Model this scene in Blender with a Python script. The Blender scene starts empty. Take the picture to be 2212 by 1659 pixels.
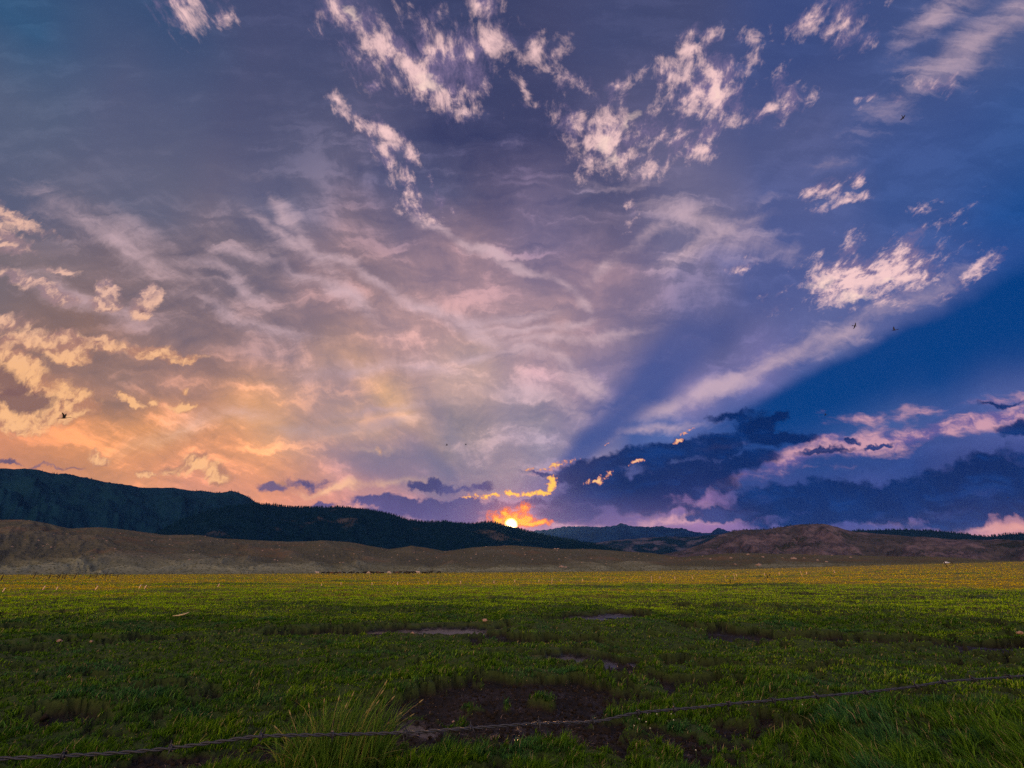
import bpy, bmesh, math, random
import numpy as np
from mathutils import Vector, Matrix

# ------------------------------------------------------------------ camera
SC = bpy.context.scene
CAM_H = 1.70                    # eye height above the near ground
PITCH = math.radians(20.02)
FOC = 1106.0                    # focal length in units of a 2212 px wide frame (18 mm lens)
cd = bpy.data.cameras.new('camera'); cam = bpy.data.objects.new('camera', cd)
SC.collection.objects.link(cam); SC.camera = cam
cam.location = (0, 0, CAM_H); cam.rotation_euler = (math.pi/2 + PITCH, 0, 0)
cd.sensor_width = 36; cd.lens = 18; cd.clip_start = 0.05; cd.clip_end = 60000
SC.view_settings.view_transform = 'Standard'; SC.view_settings.look = 'None'
SC.view_settings.exposure = 0; SC.view_settings.gamma = 1; SC.view_settings.use_curve_mapping = False
SC.cycles.max_bounces = 6; SC.cycles.diffuse_bounces = 2; SC.cycles.glossy_bounces = 2
SC.cycles.transmission_bounces = 3; SC.cycles.transparent_max_bounces = 6; SC.cycles.volume_bounces = 0
SC.cycles.use_adaptive_sampling = True
SC.cycles.volume_step_rate = 1.0
SC.cycles.use_denoising = False     # the photograph has grain of its own; a denoiser would smear the grass

CP, SP = math.cos(PITCH), math.sin(PITCH)
def pdir(px, py):
    """world direction of a point of the photograph (2212 x 1659 measure), y forward = 1106-normalised"""
    x = (px-1106)/FOC; z = (829.5-py)/FOC
    return np.array([x, CP - SP*z, SP + CP*z])
def pdirn(px, py):
    d = pdir(px, py); return d/np.linalg.norm(d)
def lin(c):
    c = np.array(c, float)/255.0
    return np.where(c <= 0.04045, c/12.92, ((c+0.055)/1.055)**2.4)

# ------------------------------------------------------------------ node expression helper
class NT:
    def __init__(s, tree): s.t = tree; s.n = tree.nodes; s.l = tree.links
    def new(s, typ, **kw):
        n = s.n.new(typ)
        for k, v in kw.items(): setattr(n, k, v)
        return n
    def put(s, sock, v):
        if isinstance(v, X): v = v.o
        if isinstance(v, bpy.types.NodeSocket): s.l.new(v, sock)
        else:
            if hasattr(sock.default_value, '__len__') and not hasattr(v, '__len__'): v = (v,)*len(sock.default_value)
            if hasattr(sock.default_value, '__len__') and len(sock.default_value) == 4 and len(v) == 3: v = (*v, 1)
            sock.default_value = v
    def m(s, op, *a, clamp=False):
        n = s.new('ShaderNodeMath', operation=op, use_clamp=clamp)
        for i, v in enumerate(a): s.put(n.inputs[i], v)
        return X(s, n.outputs[0])
    def vm(s, op, *a, out=0):
        n = s.new('ShaderNodeVectorMath', operation=op)
        for i, v in enumerate(a): s.put(n.inputs[i], v)
        return X(s, n.outputs[out])
    def scale(s, v, f):
        n = s.new('ShaderNodeVectorMath', operation='SCALE'); s.put(n.inputs[0], v); s.put(n.inputs['Scale'], f)
        return X(s, n.outputs[0])
    def comb(s, x, y, z=0.0):
        n = s.new('ShaderNodeCombineXYZ')
        for i, v in enumerate((x, y, z)): s.put(n.inputs[i], v)
        return X(s, n.outputs[0])
    def sep(s, v):
        n = s.new('ShaderNodeSeparateXYZ'); s.put(n.inputs[0], v)
        return [X(s, o) for o in n.outputs]
    def mix(s, f, a, b):
        n = s.new('ShaderNodeMix', data_type='RGBA', blend_type='MIX'); n.clamp_factor = True
        s.put(n.inputs[0], f); s.put(n.inputs[6], a); s.put(n.inputs[7], b)
        return X(s, n.outputs[2])
    def blend(s, mode, f, a, b):
        n = s.new('ShaderNodeMix', data_type='RGBA', blend_type=mode)
        s.put(n.inputs[0], f); s.put(n.inputs[6], a); s.put(n.inputs[7], b)
        return X(s, n.outputs[2])
    def ss(s, v, a, b, lo=0.0, hi=1.0, typ='SMOOTHSTEP'):
        n = s.new('ShaderNodeMapRange', interpolation_type=typ, clamp=True)
        for i, w in enumerate((v, a, b, lo, hi)): s.put(n.inputs[i], w)
        return X(s, n.outputs[0])
    def noise(s, vec, scale, detail=6, rough=0.55, dist=0.0, lac=2.0, dim='3D', col=False, typ='FBM'):
        n = s.new('ShaderNodeTexNoise', noise_dimensions=dim, noise_type=typ)
        s.put(n.inputs['Vector'], vec); s.put(n.inputs['Scale'], scale); s.put(n.inputs['Detail'], detail)
        s.put(n.inputs['Roughness'], rough); s.put(n.inputs['Distortion'], dist); s.put(n.inputs['Lacunarity'], lac)
        return X(s, n.outputs[1 if col else 0])
    def vor(s, vec, scale, feature='F1', out=0, rnd=1.0):
        n = s.new('ShaderNodeTexVoronoi', feature=feature)
        s.put(n.inputs['Vector'], vec); s.put(n.inputs['Scale'], scale); s.put(n.inputs['Randomness'], rnd)
        return X(s, n.outputs[out])
    def mapping(s, vec, loc=(0,0,0), rot=(0,0,0), sca=(1,1,1), typ='POINT'):
        n = s.new('ShaderNodeMapping', vector_type=typ)
        s.put(n.inputs[0], vec); n.inputs[1].default_value = loc; n.inputs[2].default_value = rot; n.inputs[3].default_value = sca
        return X(s, n.outputs[0])
    def ramp(s, f, stops, interp='LINEAR'):
        n = s.new('ShaderNodeValToRGB'); r = n.color_ramp; r.interpolation = interp
        s.put(n.inputs[0], f)
        while len(r.elements) < len(stops): r.elements.new(0.5)
        for i, (p, c) in enumerate(stops):
            r.elements[i].position = p
        for i, (p, c) in enumerate(stops):
            if not hasattr(c, '__len__'): c = (c, c, c)
            r.elements[i].color = (*[float(q) for q in c], 1)
        return X(s, n.outputs[0])
class X:
    def __init__(s, t, o): s.t = t; s.o = o
    def __add__(s, b): return s.t.m('ADD', s, b)
    def __radd__(s, b): return s.t.m('ADD', b, s)
    def __sub__(s, b): return s.t.m('SUBTRACT', s, b)
    def __rsub__(s, b): return s.t.m('SUBTRACT', b, s)
    def __mul__(s, b): return s.t.m('MULTIPLY', s, b)
    def __rmul__(s, b): return s.t.m('MULTIPLY', b, s)
    def __truediv__(s, b): return s.t.m('DIVIDE', s, b)
    def __pow__(s, b): return s.t.m('POWER', s, b)

# ------------------------------------------------------------------ sky
SUN = pdirn(1104, 1134)
SUN_EL = math.asin(SUN[2]); SUN_AZ = math.atan2(SUN[0], SUN[1])
#  smooth colours of the evening sky, sampled by direction
SW = [(0,0,42,84,132),(300,0,50,78,126),(600,0,58,72,120),(1000,20,50,64,112),(1400,20,58,72,122),(1750,60,60,76,128),(2000,60,66,82,132),(2212,40,80,92,138),(2212,250,56,84,142),
(0,250,76,94,132),(300,250,74,88,130),(600,250,66,78,122),(1000,280,54,64,112),(1150,300,54,64,112),(1300,430,84,88,130),(1700,350,80,88,134),(2000,350,60,82,140),(2212,430,16,72,140),
(0,430,84,94,130),(300,430,90,98,132),(600,430,98,102,138),(900,400,80,88,132),(1200,500,112,106,146),(1500,480,104,106,148),(1700,500,80,92,146),(2000,450,58,84,144),(2150,560,50,78,146),
(0,600,112,106,122),(300,600,120,108,124),(520,560,112,106,130),(700,600,142,122,140),(1000,600,150,128,150),(1300,620,152,130,156),(1500,620,108,108,152),(1650,600,78,90,146),
(150,720,132,108,110),(400,700,124,110,126),(600,750,140,122,138),(900,720,170,142,154),(1200,730,166,140,158),(1400,700,118,112,152),(1550,740,84,92,148),(1800,720,92,100,152),(2000,640,84,96,152),
(250,830,150,118,110),(400,820,172,130,118),(700,830,210,162,138),(1000,820,196,162,156),(1200,820,176,146,160),(1150,900,150,136,152),(1300,850,140,124,156),(1500,860,136,124,170),(1650,800,120,114,166),(1850,720,92,100,154),
(300,930,222,152,100),(150,960,216,144,94),(550,900,230,164,116),(800,930,255,194,134),(640,940,255,188,120),(980,950,156,138,142),(1150,960,138,130,156),(1280,960,140,128,160),
(50,1000,212,138,102),(300,1030,226,150,106),(500,960,222,150,106),(620,1010,236,158,112),(850,1000,148,128,142),(1000,1010,140,126,146),(1100,1000,150,132,150),
(600,1070,232,150,114),(450,1060,218,144,116),(700,1080,222,142,120),(850,1050,196,138,136),(850,1120,130,98,142),(1000,1130,150,102,140),(950,1090,120,100,142),(1200,1130,150,100,150),(1300,1120,130,96,150),
(1450,950,70,96,160),(1550,930,62,90,158),(1350,940,60,90,156),(1420,1110,140,104,156),(1520,1110,150,108,160),(1600,1130,120,94,152),(1750,1140,84,78,146),(1900,1130,80,80,148),(2000,1120,108,92,156),(2120,1145,226,150,150),(2212,1140,236,160,148),
(2000,800,0,66,136),(2212,700,0,62,130),(1750,860,0,72,142),(2212,560,30,76,146),(1850,860,30,80,146),(1900,890,72,92,152),(2100,870,62,84,148),(2212,870,84,96,156),
(1650,930,16,66,138),(1800,1000,20,60,128),(2000,1000,30,60,130),(2212,980,50,66,134),(2000,1040,4,54,122),(2212,1050,2,50,116),(1350,1060,30,62,132),(1250,1070,56,72,140),(1150,1090,88,86,146),(1600,1060,4,58,128),(1300,1100,60,64,136),(1700,1110,30,60,130),(1850,1105,10,56,128),(2150,1100,10,54,124),(800,1060,190,136,138),(720,1020,190,142,138)]
BACK = [((0,-.25,1),90,100,142),((0,0.1,1),60,80,126),((-1,0,.6),50,84,130),((1,0,.6),34,70,132),((-1,0,.12),150,116,108),((1,0,.15),14,56,118),((0,-1,.1),236,188,138),((0,-1,.5),206,184,166),((-1,-1,.2),232,180,134),((1,-1,.2),196,168,150)]  # unseen sky overhead and behind; rear tones set bright and warm as fill
SW = [(a, b, c+9*(b < 760)*(a < 1650), d+2*(b < 760)*(a < 1650), max(e-8*(b < 760)*(a < 1650), 0)) for a, b, c, d, e in SW]
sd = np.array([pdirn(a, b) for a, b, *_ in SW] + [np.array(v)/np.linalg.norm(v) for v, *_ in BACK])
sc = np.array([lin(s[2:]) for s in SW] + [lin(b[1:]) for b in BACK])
def skycol(az, el):
    d = np.array([math.sin(az)*math.cos(el), math.cos(az)*math.cos(el), math.sin(el)])
    dist2 = ((sd - d)**2).sum(1)
    w = 1/(dist2 + 0.0012)**2.4
    return (w[:, None]*sc).sum(0)/w.sum()

world = bpy.data.worlds.new("World"); world.use_nodes = True
world.node_tree.nodes.clear()
T = NT(world.node_tree)
gen = X(T, T.new('ShaderNodeTexCoord').outputs['Generated'])
dx, dy, dz = T.sep(gen)
az = T.m('ARCTAN2', dx, dy); el = T.m('ARCSINE', dz)
els = [math.radians(e) for e in (-5,0,1.5,3,4.5,6,7.5,9,10.5,12,14,16,18.5,21,24,27,31,35,40,46,53,61,70,80,90)]
elf = T.ss(el, els[0], els[-1], typ='LINEAR')
wz = T.noise(gen, 3.0, 3, 0.5, col=True)      # a gentle warp so that nothing runs straight along an azimuth
wzx, wzy, _ = T.sep(wz)
azw = az + (wzx - 0.5)*0.07
elf = elf + (wzy - 0.5)*0.02
azs = [math.radians(a) for a in (-180,-130,-95,-75)] + [math.radians(a) for a in np.arange(-60, 60.1, 3.5)] + [math.radians(a) for a in (75,95,130,180)]
acc = None
for i, a in enumerate(azs):
    if i % 8 == 7: elf = T.m('MULTIPLY_ADD', T.sep(acc)[0], 1e-9, elf)
    r = T.ramp(elf, [((e-els[0])/(els[-1]-els[0]), skycol(a, max(e, 0))) for e in els])
    acc = r if acc is None else T.mix(T.ss(azw, azs[i-1], a, typ='LINEAR'), acc, r)
base = acc
nish = T.new('ShaderNodeTexSky', sky_type='NISHITA'); nish.sun_disc = False
nish.sun_elevation = SUN_EL; nish.sun_rotation = SUN_AZ
base = T.blend('ADD', 1.0, base, T.scale(X(T, nish.outputs[0]), 0.0018))

yy = T.m('MAXIMUM', dy, 0.06)
u = dx/yy; v = dz/yy
uv0 = T.comb(u, v, 0)
w1 = T.vm('SUBTRACT', T.noise(uv0, 5.0, 5, 0.6, dim='2D', col=True), (0.5,)*3)
w2 = T.vm('SUBTRACT', T.noise(uv0, 22.0, 4, 0.62, dim='2D', col=True), (0.5,)*3)
uv = T.vm('ADD', T.vm('ADD', uv0, T.scale(w1, 0.07)), T.scale(w2, 0.035))

def jac(px, py):
    def f(a, b): d = pdir(a, b); return np.array([d[0]/d[1], d[2]/d[1]])
    c = f(px, py); return c, np.array([(f(px+1, py)-c), (f(px, py+1)-c)]).T
def field(lst, p, soft=0.35):
    """greatest of a list of soft ellipses (cx, cy, rx, ry, turn, strength) -> 1 in their middle, 0 at the rim"""
    global LAST
    tr = bpy.data.node_groups.new('soft_ellipses', 'ShaderNodeTree')
    tr.interface.new_socket('p', in_out='INPUT', socket_type='NodeSocketVector')
    tr.interface.new_socket('f', in_out='OUTPUT', socket_type='NodeSocketFloat')
    G = NT(tr); gi = G.new('NodeGroupInput'); go = G.new('NodeGroupOutput')
    pp = X(G, gi.outputs[0]); out = None
    for k, e in enumerate(lst):
        if k % 8 == 0 and out is not None: pp = G.vm('MULTIPLY_ADD', out, (1e-9,)*3, pp)   # keeps the evaluation order short
        cx, cy, rx, ry, rot = e[:5]; st = e[5] if len(e) > 5 else 1.0
        c, J = jac(cx, cy); a = math.radians(rot)
        R = np.array([[math.cos(a), -math.sin(a)], [math.sin(a), math.cos(a)]])
        M = np.linalg.inv(J @ R @ np.diag([rx, ry])); o = -M @ c
        q = [G.vm('DOT_PRODUCT', pp, (float(M[i, 0]), float(M[i, 1]), float(o[i])), out=1) for i in (0, 1)]
        d2 = G.m('SQRT', G.m('MULTIPLY_ADD', q[0], q[0], q[1]*q[1]))
        g = G.m('MULTIPLY_ADD', d2, -st, st)
        out = g if out is None else G.m('SMOOTH_MAX', out, g, soft)
    tr.links.new(G.m('MAXIMUM', out, -2.0).o, go.inputs[0])
    p = T.vm('MULTIPLY_ADD', p, (1, 1, 0), (0, 0, 1))
    if LAST is not None: p = T.vm('MULTIPLY_ADD', LAST, (1e-9, 1e-9, 1e-9), p)
    n = T.new('ShaderNodeGroup'); n.node_tree = tr; T.put(n.inputs[0], p)
    LAST = X(T, n.outputs[0])
    return LAST
LAST = None

# ---- high cirrus veil: streaks that run away from the viewer on a flat layer aloft
zz = T.m('MAXIMUM', dz, 0.0) + 0.16
pl = T.comb(dx/zz, dy/zz, 0)
cw = T.vm('SUBTRACT', T.noise(pl, 0.9, 4, 0.55, dim='2D', col=True), (0.5,)*3)
plw = T.vm('ADD', pl, T.scale(cw, 0.45))
T3 = 0.28
n1 = T.noise(T.mapping(plw, rot=(0,0,0.10), sca=(2.6, 0.9, 1)), 1.5, 6, 0.54, dim='2D')
n2 = T.noise(T.mapping(plw, rot=(0,0,-0.35), sca=(7.0, 2.0, 1), loc=(4, 7, 0)), 2.2, 6, 0.66, dim='2D')
n3 = T.noise(T.mapping(uv, rot=(0,0,T3), sca=(1.0, 3.2, 1)), 4.6, 7, 0.60, 0.35, dim='2D')
cir = (n1-0.5)*0.75 + (n2-0.5)*0.45 + (n3-0.5)*1.45
# brightest wisps, named by their place in the sky
WISP = [(250,520,150,25,25,.45),(1500,470,160,22,22,.4),(2130,80,140,26,-38,.5),(2030,30,60,18,-30,.5),(1300,900,60,10,-25,.5),(1390,940,120,9,-6,.5),(1580,980,60,7,-8,.7),(130,640,120,16,12,.3),(820,985,44,8,8,.9),(840,888,130,9,-8,.5),(1255,825,60,20,34,1)]
STROKES = [([(560,470),(650,540),(760,580),(860,650),(960,692),(1080,690),(1185,678)],15,.9),([(905,470),(990,515),(1085,560),(1180,590),(1240,630),(1265,680)],13,.95),([(1265,690),(1200,716),(1080,712),(980,694)],11,.9),
 ([(980,772),(1080,752),(1180,765),(1240,790),(1310,842)],15,.95),([(600,930),(700,940),(800,934),(885,914)],14,1.0),([(470,540),(600,562),(700,620),(790,680)],13,.7),([(1000,702),(1100,736),(1250,740),(1390,715)],11,.7),([(590,420),(640,500),(705,580)],16,.6),
 ([(1380,902),(1500,862),(1620,802),(1760,735)],24,.85),([(1760,735),(1900,680),(2050,610)],22,.6),([(400,560),(480,590),(560,640)],14,.5),([(1270,600),(1350,540),(1430,480)],15,.55),([(1450,560),(1530,520),(1620,480)],15,.5),([(640,1058),(800,1050),(950,1046)],8,.7),
 ([(420,650),(540,700),(660,730)],13,.5),([(700,800),(850,780),(980,800)],14,.5),([(1080,850),(1180,860),(1260,900)],14,.5),([(330,950),(450,900),(560,900)],16,.5)]
for pts_, hw_, st_ in STROKES:
    for (ax_, ay_), (bx_, by_) in zip(pts_[:-1], pts_[1:]):
        WISP.append(((ax_+bx_)/2, (ay_+by_)/2, math.hypot(bx_-ax_, by_-ay_)*0.66, hw_, math.degrees(math.atan2(by_-ay_, bx_-ax_)), st_))
wf = field(WISP, T.vm('ADD', uv0, T.scale(w1, 0.09)), soft=0.3)
wisp = T.ss(wf*1.0 + cir*1.5, -0.55, 1.10)
VEIL = [(850,640,720,330,0,1),(1100,480,560,240,15,1),(1100,880,300,240,0,.9),(500,900,520,200,0,.9)]
veil = T.ss(field(VEIL, uv), -0.25, 0.5)
# ---- shafts and shadows fanning out of the sun, by polar angle about it
su, sv = float(SUN[0]/SUN[1]), float(SUN[2]/SUN[1])
ru = u - su; rv = v - sv
ang = T.m('ARCTAN2', rv + 0.0, ru) + (T.sep(w1)[0])*0.05            # 0 = to the right, pi = to the left
rad = T.vm('LENGTH', T.comb(ru, rv, 0), out=1)
def pang(px, py):
    d = pdir(px, py); return math.atan2(d[2]/d[1]-sv, d[0]/d[1]-su)
a_lo = pang(2212, 590); a_b = pang(1600, 740); a_d = pang(1300, 860)
# deep clear blue right of the long edge
blue = T.ss(ang, a_lo-0.012, a_lo+0.035, 1.0, 0.0) * T.ss(ang, 0.22, 0.38) * T.ss(rad, 0.34, 0.60)
shd = T.ss(ang, a_b-0.05, a_b+0.09) * T.ss(ang, a_d-0.12, a_d+0.06, 1.0, 0.0) * T.ss(rad, 0.10, 0.17) * T.ss(rad, 0.38, 0.80, 1.0, 0.0)
def lray(p0, p1, w, r0, r1, r2, r3):
    a = pang(*p0); b = pang(*p1); lo, hi = min(a, b), max(a, b)
    return T.ss(ang, lo-w, lo+w) * T.ss(ang, hi-w, hi+w, 1.0, 0.0) * T.ss(rad, r0, r1) * T.ss(rad, r2, r3, 1.0, 0.0)
ray1 = lray((1000,1035), (760,1020), 0.07, 0.10, 0.17, 0.42, 0.62)
ray2 = lray((1000,950), (940,930), 0.06, 0.10, 0.2, 0.25, 0.4)
sky = base
tint_hi = T.blend('MULTIPLY', 1.0, sky, (2.00, 1.78, 1.58)); tint_lo = T.blend('MULTIPLY', 1.0, sky, (0.68, 0.75, 0.87))
sky = T.mix(T.ss(cir, -0.34, 0.06, 0.85, 0.0) * (veil*0.75 + 0.25), sky, tint_lo)
sky = T.mix(T.ss(cir, -0.02, 0.36, 0.0, 0.85) * (veil*0.75 + 0.25), sky, tint_hi)
wcol = T.mix(T.m('MAXIMUM', T.ss(v, 0.20, 0.36), T.ss(u, -0.16, 0.0)), lin((252,198,150)), lin((214,182,190)))
sky = T.mix(wisp*0.70, sky, wcol)
sky = T.mix(ray1*0.55, sky, lin((108,108,142))); sky = T.mix(ray2*0.22, sky, lin((100,106,150)))
sky = T.mix(shd*0.86, sky, lin((30,68,138)))
sky = T.mix(T.noise(pl, 2.0, 5, 0.6, dim='2D')*shd*0.4, sky, lin((118,118,166)))
sky = T.mix(blue*0.97, sky, lin((0,60,128)))

# ---- cloud bank: lit pink lane behind, dark blue masses before it
fb = T.noise(uv, 9.0, 6, 0.60, dim='2D'); fbf = T.noise(uv, 30.0, 5, 0.64, dim='2D')
uvs = T.vm('ADD', uv0, T.vm('ADD', T.scale(w1, 0.035), T.scale(w2, 0.010)))
fs = T.noise(T.mapping(uvs, rot=(0,0,-0.24), sca=(1.0, 3.0, 1)), 8.5, 6, 0.60, dim='2D')
PINK = [(2150,908,200,24,-8,1),(1980,938,160,30,-10,1),(1850,962,130,32,-14,1),(1700,1000,120,28,-18,1),(1580,1040,90,18,-16,.9),(1500,1112,150,26,-4,.75),(1400,1105,80,16,0,.6),(1780,950,60,16,-25,.9),(1850,905,100,14,-6,.45),(2100,875,130,12,-6,.4),
  (2150,1140,130,14,-3,1.0),(1960,1118,180,14,-12,.35),(1180,1012,60,9,-16,.6),(980,1136,330,8,0,.5),(1250,1138,130,6,4,.6)]
pf = field(PINK, uvs, soft=0.3)
pk = T.ss(pf + (fs-0.5)*2.1, -0.10, 0.75)
pcol = T.mix(T.ss(fs*0.6 + fbf*0.4, 0.40, 0.62), lin((110,92,152)), lin((224,166,176)))
pcol = T.mix(T.ss(u, 0.78, 0.98)*T.ss(v, 0.075, 0.13, 1.0, 0.0), pcol, lin((244,168,146)))
sky = T.mix(pk*0.80, sky, pcol)
DARK = [(1225,1020,90,24,-14,1),(1330,1000,120,24,-10,1),(1450,985,110,30,-8,1.1),(1560,975,110,36,-12,1.1),(1640,925,50,34,-10,1),(1600,900,55,12,-6,.8),(1690,905,40,12,-8,.9),(1700,955,75,18,-4,.9),(1620,1010,90,22,-16,1),
  (1300,1060,150,42,-4,1.1),(1450,1050,160,48,-6,1.2),(1250,1090,90,28,0,.8),(1390,1085,120,30,0,.8),(1750,1072,240,32,-6,1.2),(1950,1072,300,50,-6,1.4),(2150,1054,280,72,-8,1.5),(2212,930,50,18,-6,.9),(1900,1095,330,30,-2,1.2),(1600,1105,260,16,0,.7),(2150,1100,200,22,0,1),(1790,1120,170,22,-2,1),(1950,1112,120,12,-8,.8),(1700,1090,170,22,-2,.7),
  (1160,1019,46,9,4,.8),(1830,948,18,7,8,.9),(1890,960,40,6,-14,.8),(1780,985,60,9,-12,.8),(2150,878,60,6,-8,.6),
  (930,1054,45,11,0,1),(985,1062,70,10,2,.9),(1045,1057,36,13,-4,1),(800,1084,66,15,0,1),(880,1094,130,13,2,1),(1010,1092,110,14,0,1),(1120,1092,90,15,-2,1),(900,1112,240,20,0,.8),(1130,1112,150,16,0,.5),(700,1090,36,6,0,.6),
  (570,1055,28,17,0,1),(640,1045,90,14,3,.5),(15,1003,50,6,6,.6),(120,1008,40,5,4,.5)]
df = field(DARK, uv, soft=0.25)
dk = T.ss(df + (fb-0.5)*1.0 + (fs-0.5)*1.3 + (fbf-0.5)*0.5, -0.12, 0.42)
dcol = T.mix(T.ss(u, -0.10, 0.22), lin((78,76,130)), lin((0,40,102)))
dcol = T.mix(T.ss(u, -0.62, -0.28, 1.0, 0.0), dcol, lin((124,98,122)))
dcol = T.mix(T.ss(fb, 0.35, 0.62)*0.8, dcol, T.blend('MULTIPLY', 1.0, dcol, (0.6, 0.62, 0.72)))
dcol = T.mix(T.ss(v, 0.055, 0.16, 0.7, 0.0)*T.ss(u, 0.5, 0.15), dcol, lin((112,92,146)))
dcol = T.mix(T.ss(fs, 0.50, 0.68)*T.ss(u, 0.05, 0.3)*0.40, dcol, lin((10,62,136)))
sky = T.mix(dk*0.95, sky, dcol)

# ---- lit cumulus and alto flecks
CUM = [(770,35,85,36,38),(735,15,50,30,40),(850,100,90,56,38,1.2),(915,172,66,40,35,1.35),(945,110,110,56,6,1.2),(880,135,70,40,40,1.1),(1045,102,62,30,-16),(900,50,110,40,28,.8),(985,195,26,18,20,.8),(1085,85,20,28,-30,.8),(1005,250,20,9,-30,.7),(410,25,45,26,35,.75),(480,45,14,9,-40,.6),(400,5,50,14,0,.7),(1035,8,26,14,0,.8),
  (728,222,34,10,40,.9),(775,272,66,15,36,1),(830,335,50,15,52,.9),(870,395,42,15,55,.8),(895,445,48,16,34,.9),(835,290,48,10,36,.9),(895,335,36,8,60,.9),(925,385,40,7,62,.8),(950,425,26,6,50,.8),(842,318,26,9,-20,.8),(799,184,9,7,0,.8),
  (1165,115,36,26,40,.9),(1190,150,26,20,40,.8),(1215,95,14,26,35,.7),(1245,175,54,22,10,.85),(1135,195,46,9,50,.8),(1160,225,40,11,0,.7),(1240,265,56,32,20,1),(1310,300,74,56,-30,1.3),(1270,355,34,24,-50,.9),(1335,345,34,28,-40,.9),(1395,262,58,28,-35,.95),(1400,372,34,20,-20,.8),(1440,290,44,16,-40,.8),(1330,190,44,20,-10,.6),
  (1445,165,48,40,30,1.2),(1475,110,15,34,25,.8),(1470,215,44,22,0,.9),(1535,185,44,54,40,1.2),(1545,215,30,22,0,1),(1500,240,40,14,0,.8),(1610,150,44,12,-50,.75),(1590,205,26,34,30,.8),(1690,170,16,30,25,.7),(1710,215,36,26,-30,.9),(1655,240,60,9,-20,.75),(1690,148,8,14,0,.5),(1470,310,28,18,-30,.8),(1525,290,30,14,-50,.8),(1505,325,22,14,0,.8),(1540,75,14,7,0,.5),(1620,85,22,7,-40,.5),
  (1750,42,40,15,-50,.8),(1835,35,30,48,35,.95),(1870,50,26,50,35,.9),(1850,75,22,14,-20,.7),(2010,186,44,12,-4,.8),(2050,180,14,14,0,.7),(1868,210,18,6,-30,.8),(1940,212,18,5,-25,.6),(1360,455,5,26,12,.5),
  (1775,410,30,8,-14,.8),(1847,384,16,9,-40,.9),(1770,446,18,7,-30,.8),(1830,432,34,6,-16,.8),(1800,420,8,6,0,.7),(1990,455,20,8,-18,.7),(2022,436,12,6,0,.7),(2000,490,34,8,-28,.6),(1600,575,14,4,-20,.5),
  (1775,612,62,22,-6,1),(1850,600,125,42,-10,1.3),(1850,640,72,26,2,1.2),(1935,585,105,44,-20,1.2),(1830,525,34,12,-42,.9),(1845,505,22,10,0,.7),(1990,600,46,15,-10,1),(1960,515,80,18,-34,.5),(2085,600,52,9,-26,.85),(2110,582,34,6,-20,.7)]
CUML = [(130,585,40,9,10,.8),(60,608,60,8,16,.7),(125,640,56,17,22,.9),(90,620,80,12,20,.7),(232,620,30,26,0,1.1),(222,655,36,13,0,1),(310,660,26,20,-30,1),(325,635,18,16,0,.8),(20,510,50,24,38,.7),(50,480,70,14,26,.6),(10,535,50,10,20,.6),
  (10,810,100,60,18,2.2),(50,860,110,50,10,2.3),(130,868,72,28,10,1.2),(30,905,70,30,10,1.2),(80,740,90,22,4,.8),(210,745,110,18,6,.95),(320,760,70,17,9,.95),(405,780,44,5,-5,.9),(150,770,50,14,4,.7),(20,700,50,14,0,.6),
  (285,876,34,9,18,.9),(335,870,12,9,-60,.7),(408,876,30,7,0,.85),(405,845,7,6,0,.7),(212,985,22,10,0,1),(330,1022,34,8,-10,.9),(375,1012,26,11,-14,1),(420,995,30,16,-6,1.1),(470,1018,30,18,20,1.1),(475,1036,14,14,0,.8),(585,1046,16,8,0,.5),(820,985,1,1,0,.1)]
CUM = [(q[0], q[1], q[2]*1.22+4, q[3]*1.30+4, *q[4:]) for q in CUM]; CUML = [(q[0], q[1], q[2]*1.12+3, q[3]*1.15+3, *q[4:]) for q in CUML]
def cumulus(sky, lst, na, na2, nf, hi, mid, shade, A, B, soft_hi, belly):
    f = field(lst, uv, soft=0.25)
    s = f + (na-0.5)*A + (nf-0.5)*B
    al = T.ss(s, -0.10, soft_hi)
    lit = (na - na2)*7.0 + (nf-0.5)*1.1 + f*0.35 + 0.30        # the side turned to the low sun is the bright one
    col = T.mix(T.ss(lit + s*0.30, 0.05, 1.25), mid, hi)
    if belly: col = T.mix(T.ss(f*belly - lit*0.45 + (na-0.5)*1.2 + (nf-0.5)*0.6, 0.72, 1.40)*0.9, col, shade)
    return T.mix(T.m('POWER', al, 0.8)*0.95, sky, col)
plc = T.vm('ADD', pl, T.scale(cw, 0.18))
pa = T.mapping(plc, rot=(0,0,0.12), sca=(1.0, 0.62, 1)); DN = (0.0, 0.022, 0.0)
ca = T.noise(pa, 8.0, 7, 0.64, dim='2D'); ca2 = T.noise(T.vm('ADD', pa, DN), 8.0, 4, 0.60, dim='2D')
cf = T.noise(pa, 40.0, 5, 0.72, 0.3, dim='2D')
fb2 = T.noise(T.vm('ADD', uv, (0.002, -0.014, 0.0)), 9.0, 5, 0.58, dim='2D')
sky = cumulus(sky, CUM, ca, ca2, cf, lin((252,208,206)), lin((132,114,152)), None, 3.2, 2.3, 1.55, 0.0)
lcol = T.ss(v, 0.36, 0.62)
sky = cumulus(sky, CUML, fb, fb2, fbf, T.mix(lcol, lin((252,190,134)), lin((236,188,168))), T.mix(lcol, lin((186,130,104)), lin((156,128,136))), lin((118,88,90)), 1.1, 0.9, 0.5, 1.1)
HOT = [(925,180,42,20,30,1),(905,185,20,9,20,1),(760,30,30,16,40,.8),(1310,310,30,22,-60,.9),(1320,345,24,18,0,.8),(1780,615,50,12,-8,.8),(1850,645,60,10,2,.9),(1545,195,16,22,30,.7),(1925,610,44,8,-14,.8),(1360,260,34,12,-50,.6)]
hf = field(HOT, uv, soft=0.3)
sky = T.mix(T.ss(hf + (fbf-0.5)*1.2, 0.0, 1.0)*0.75, sky, lin((255,220,206)))
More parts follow.
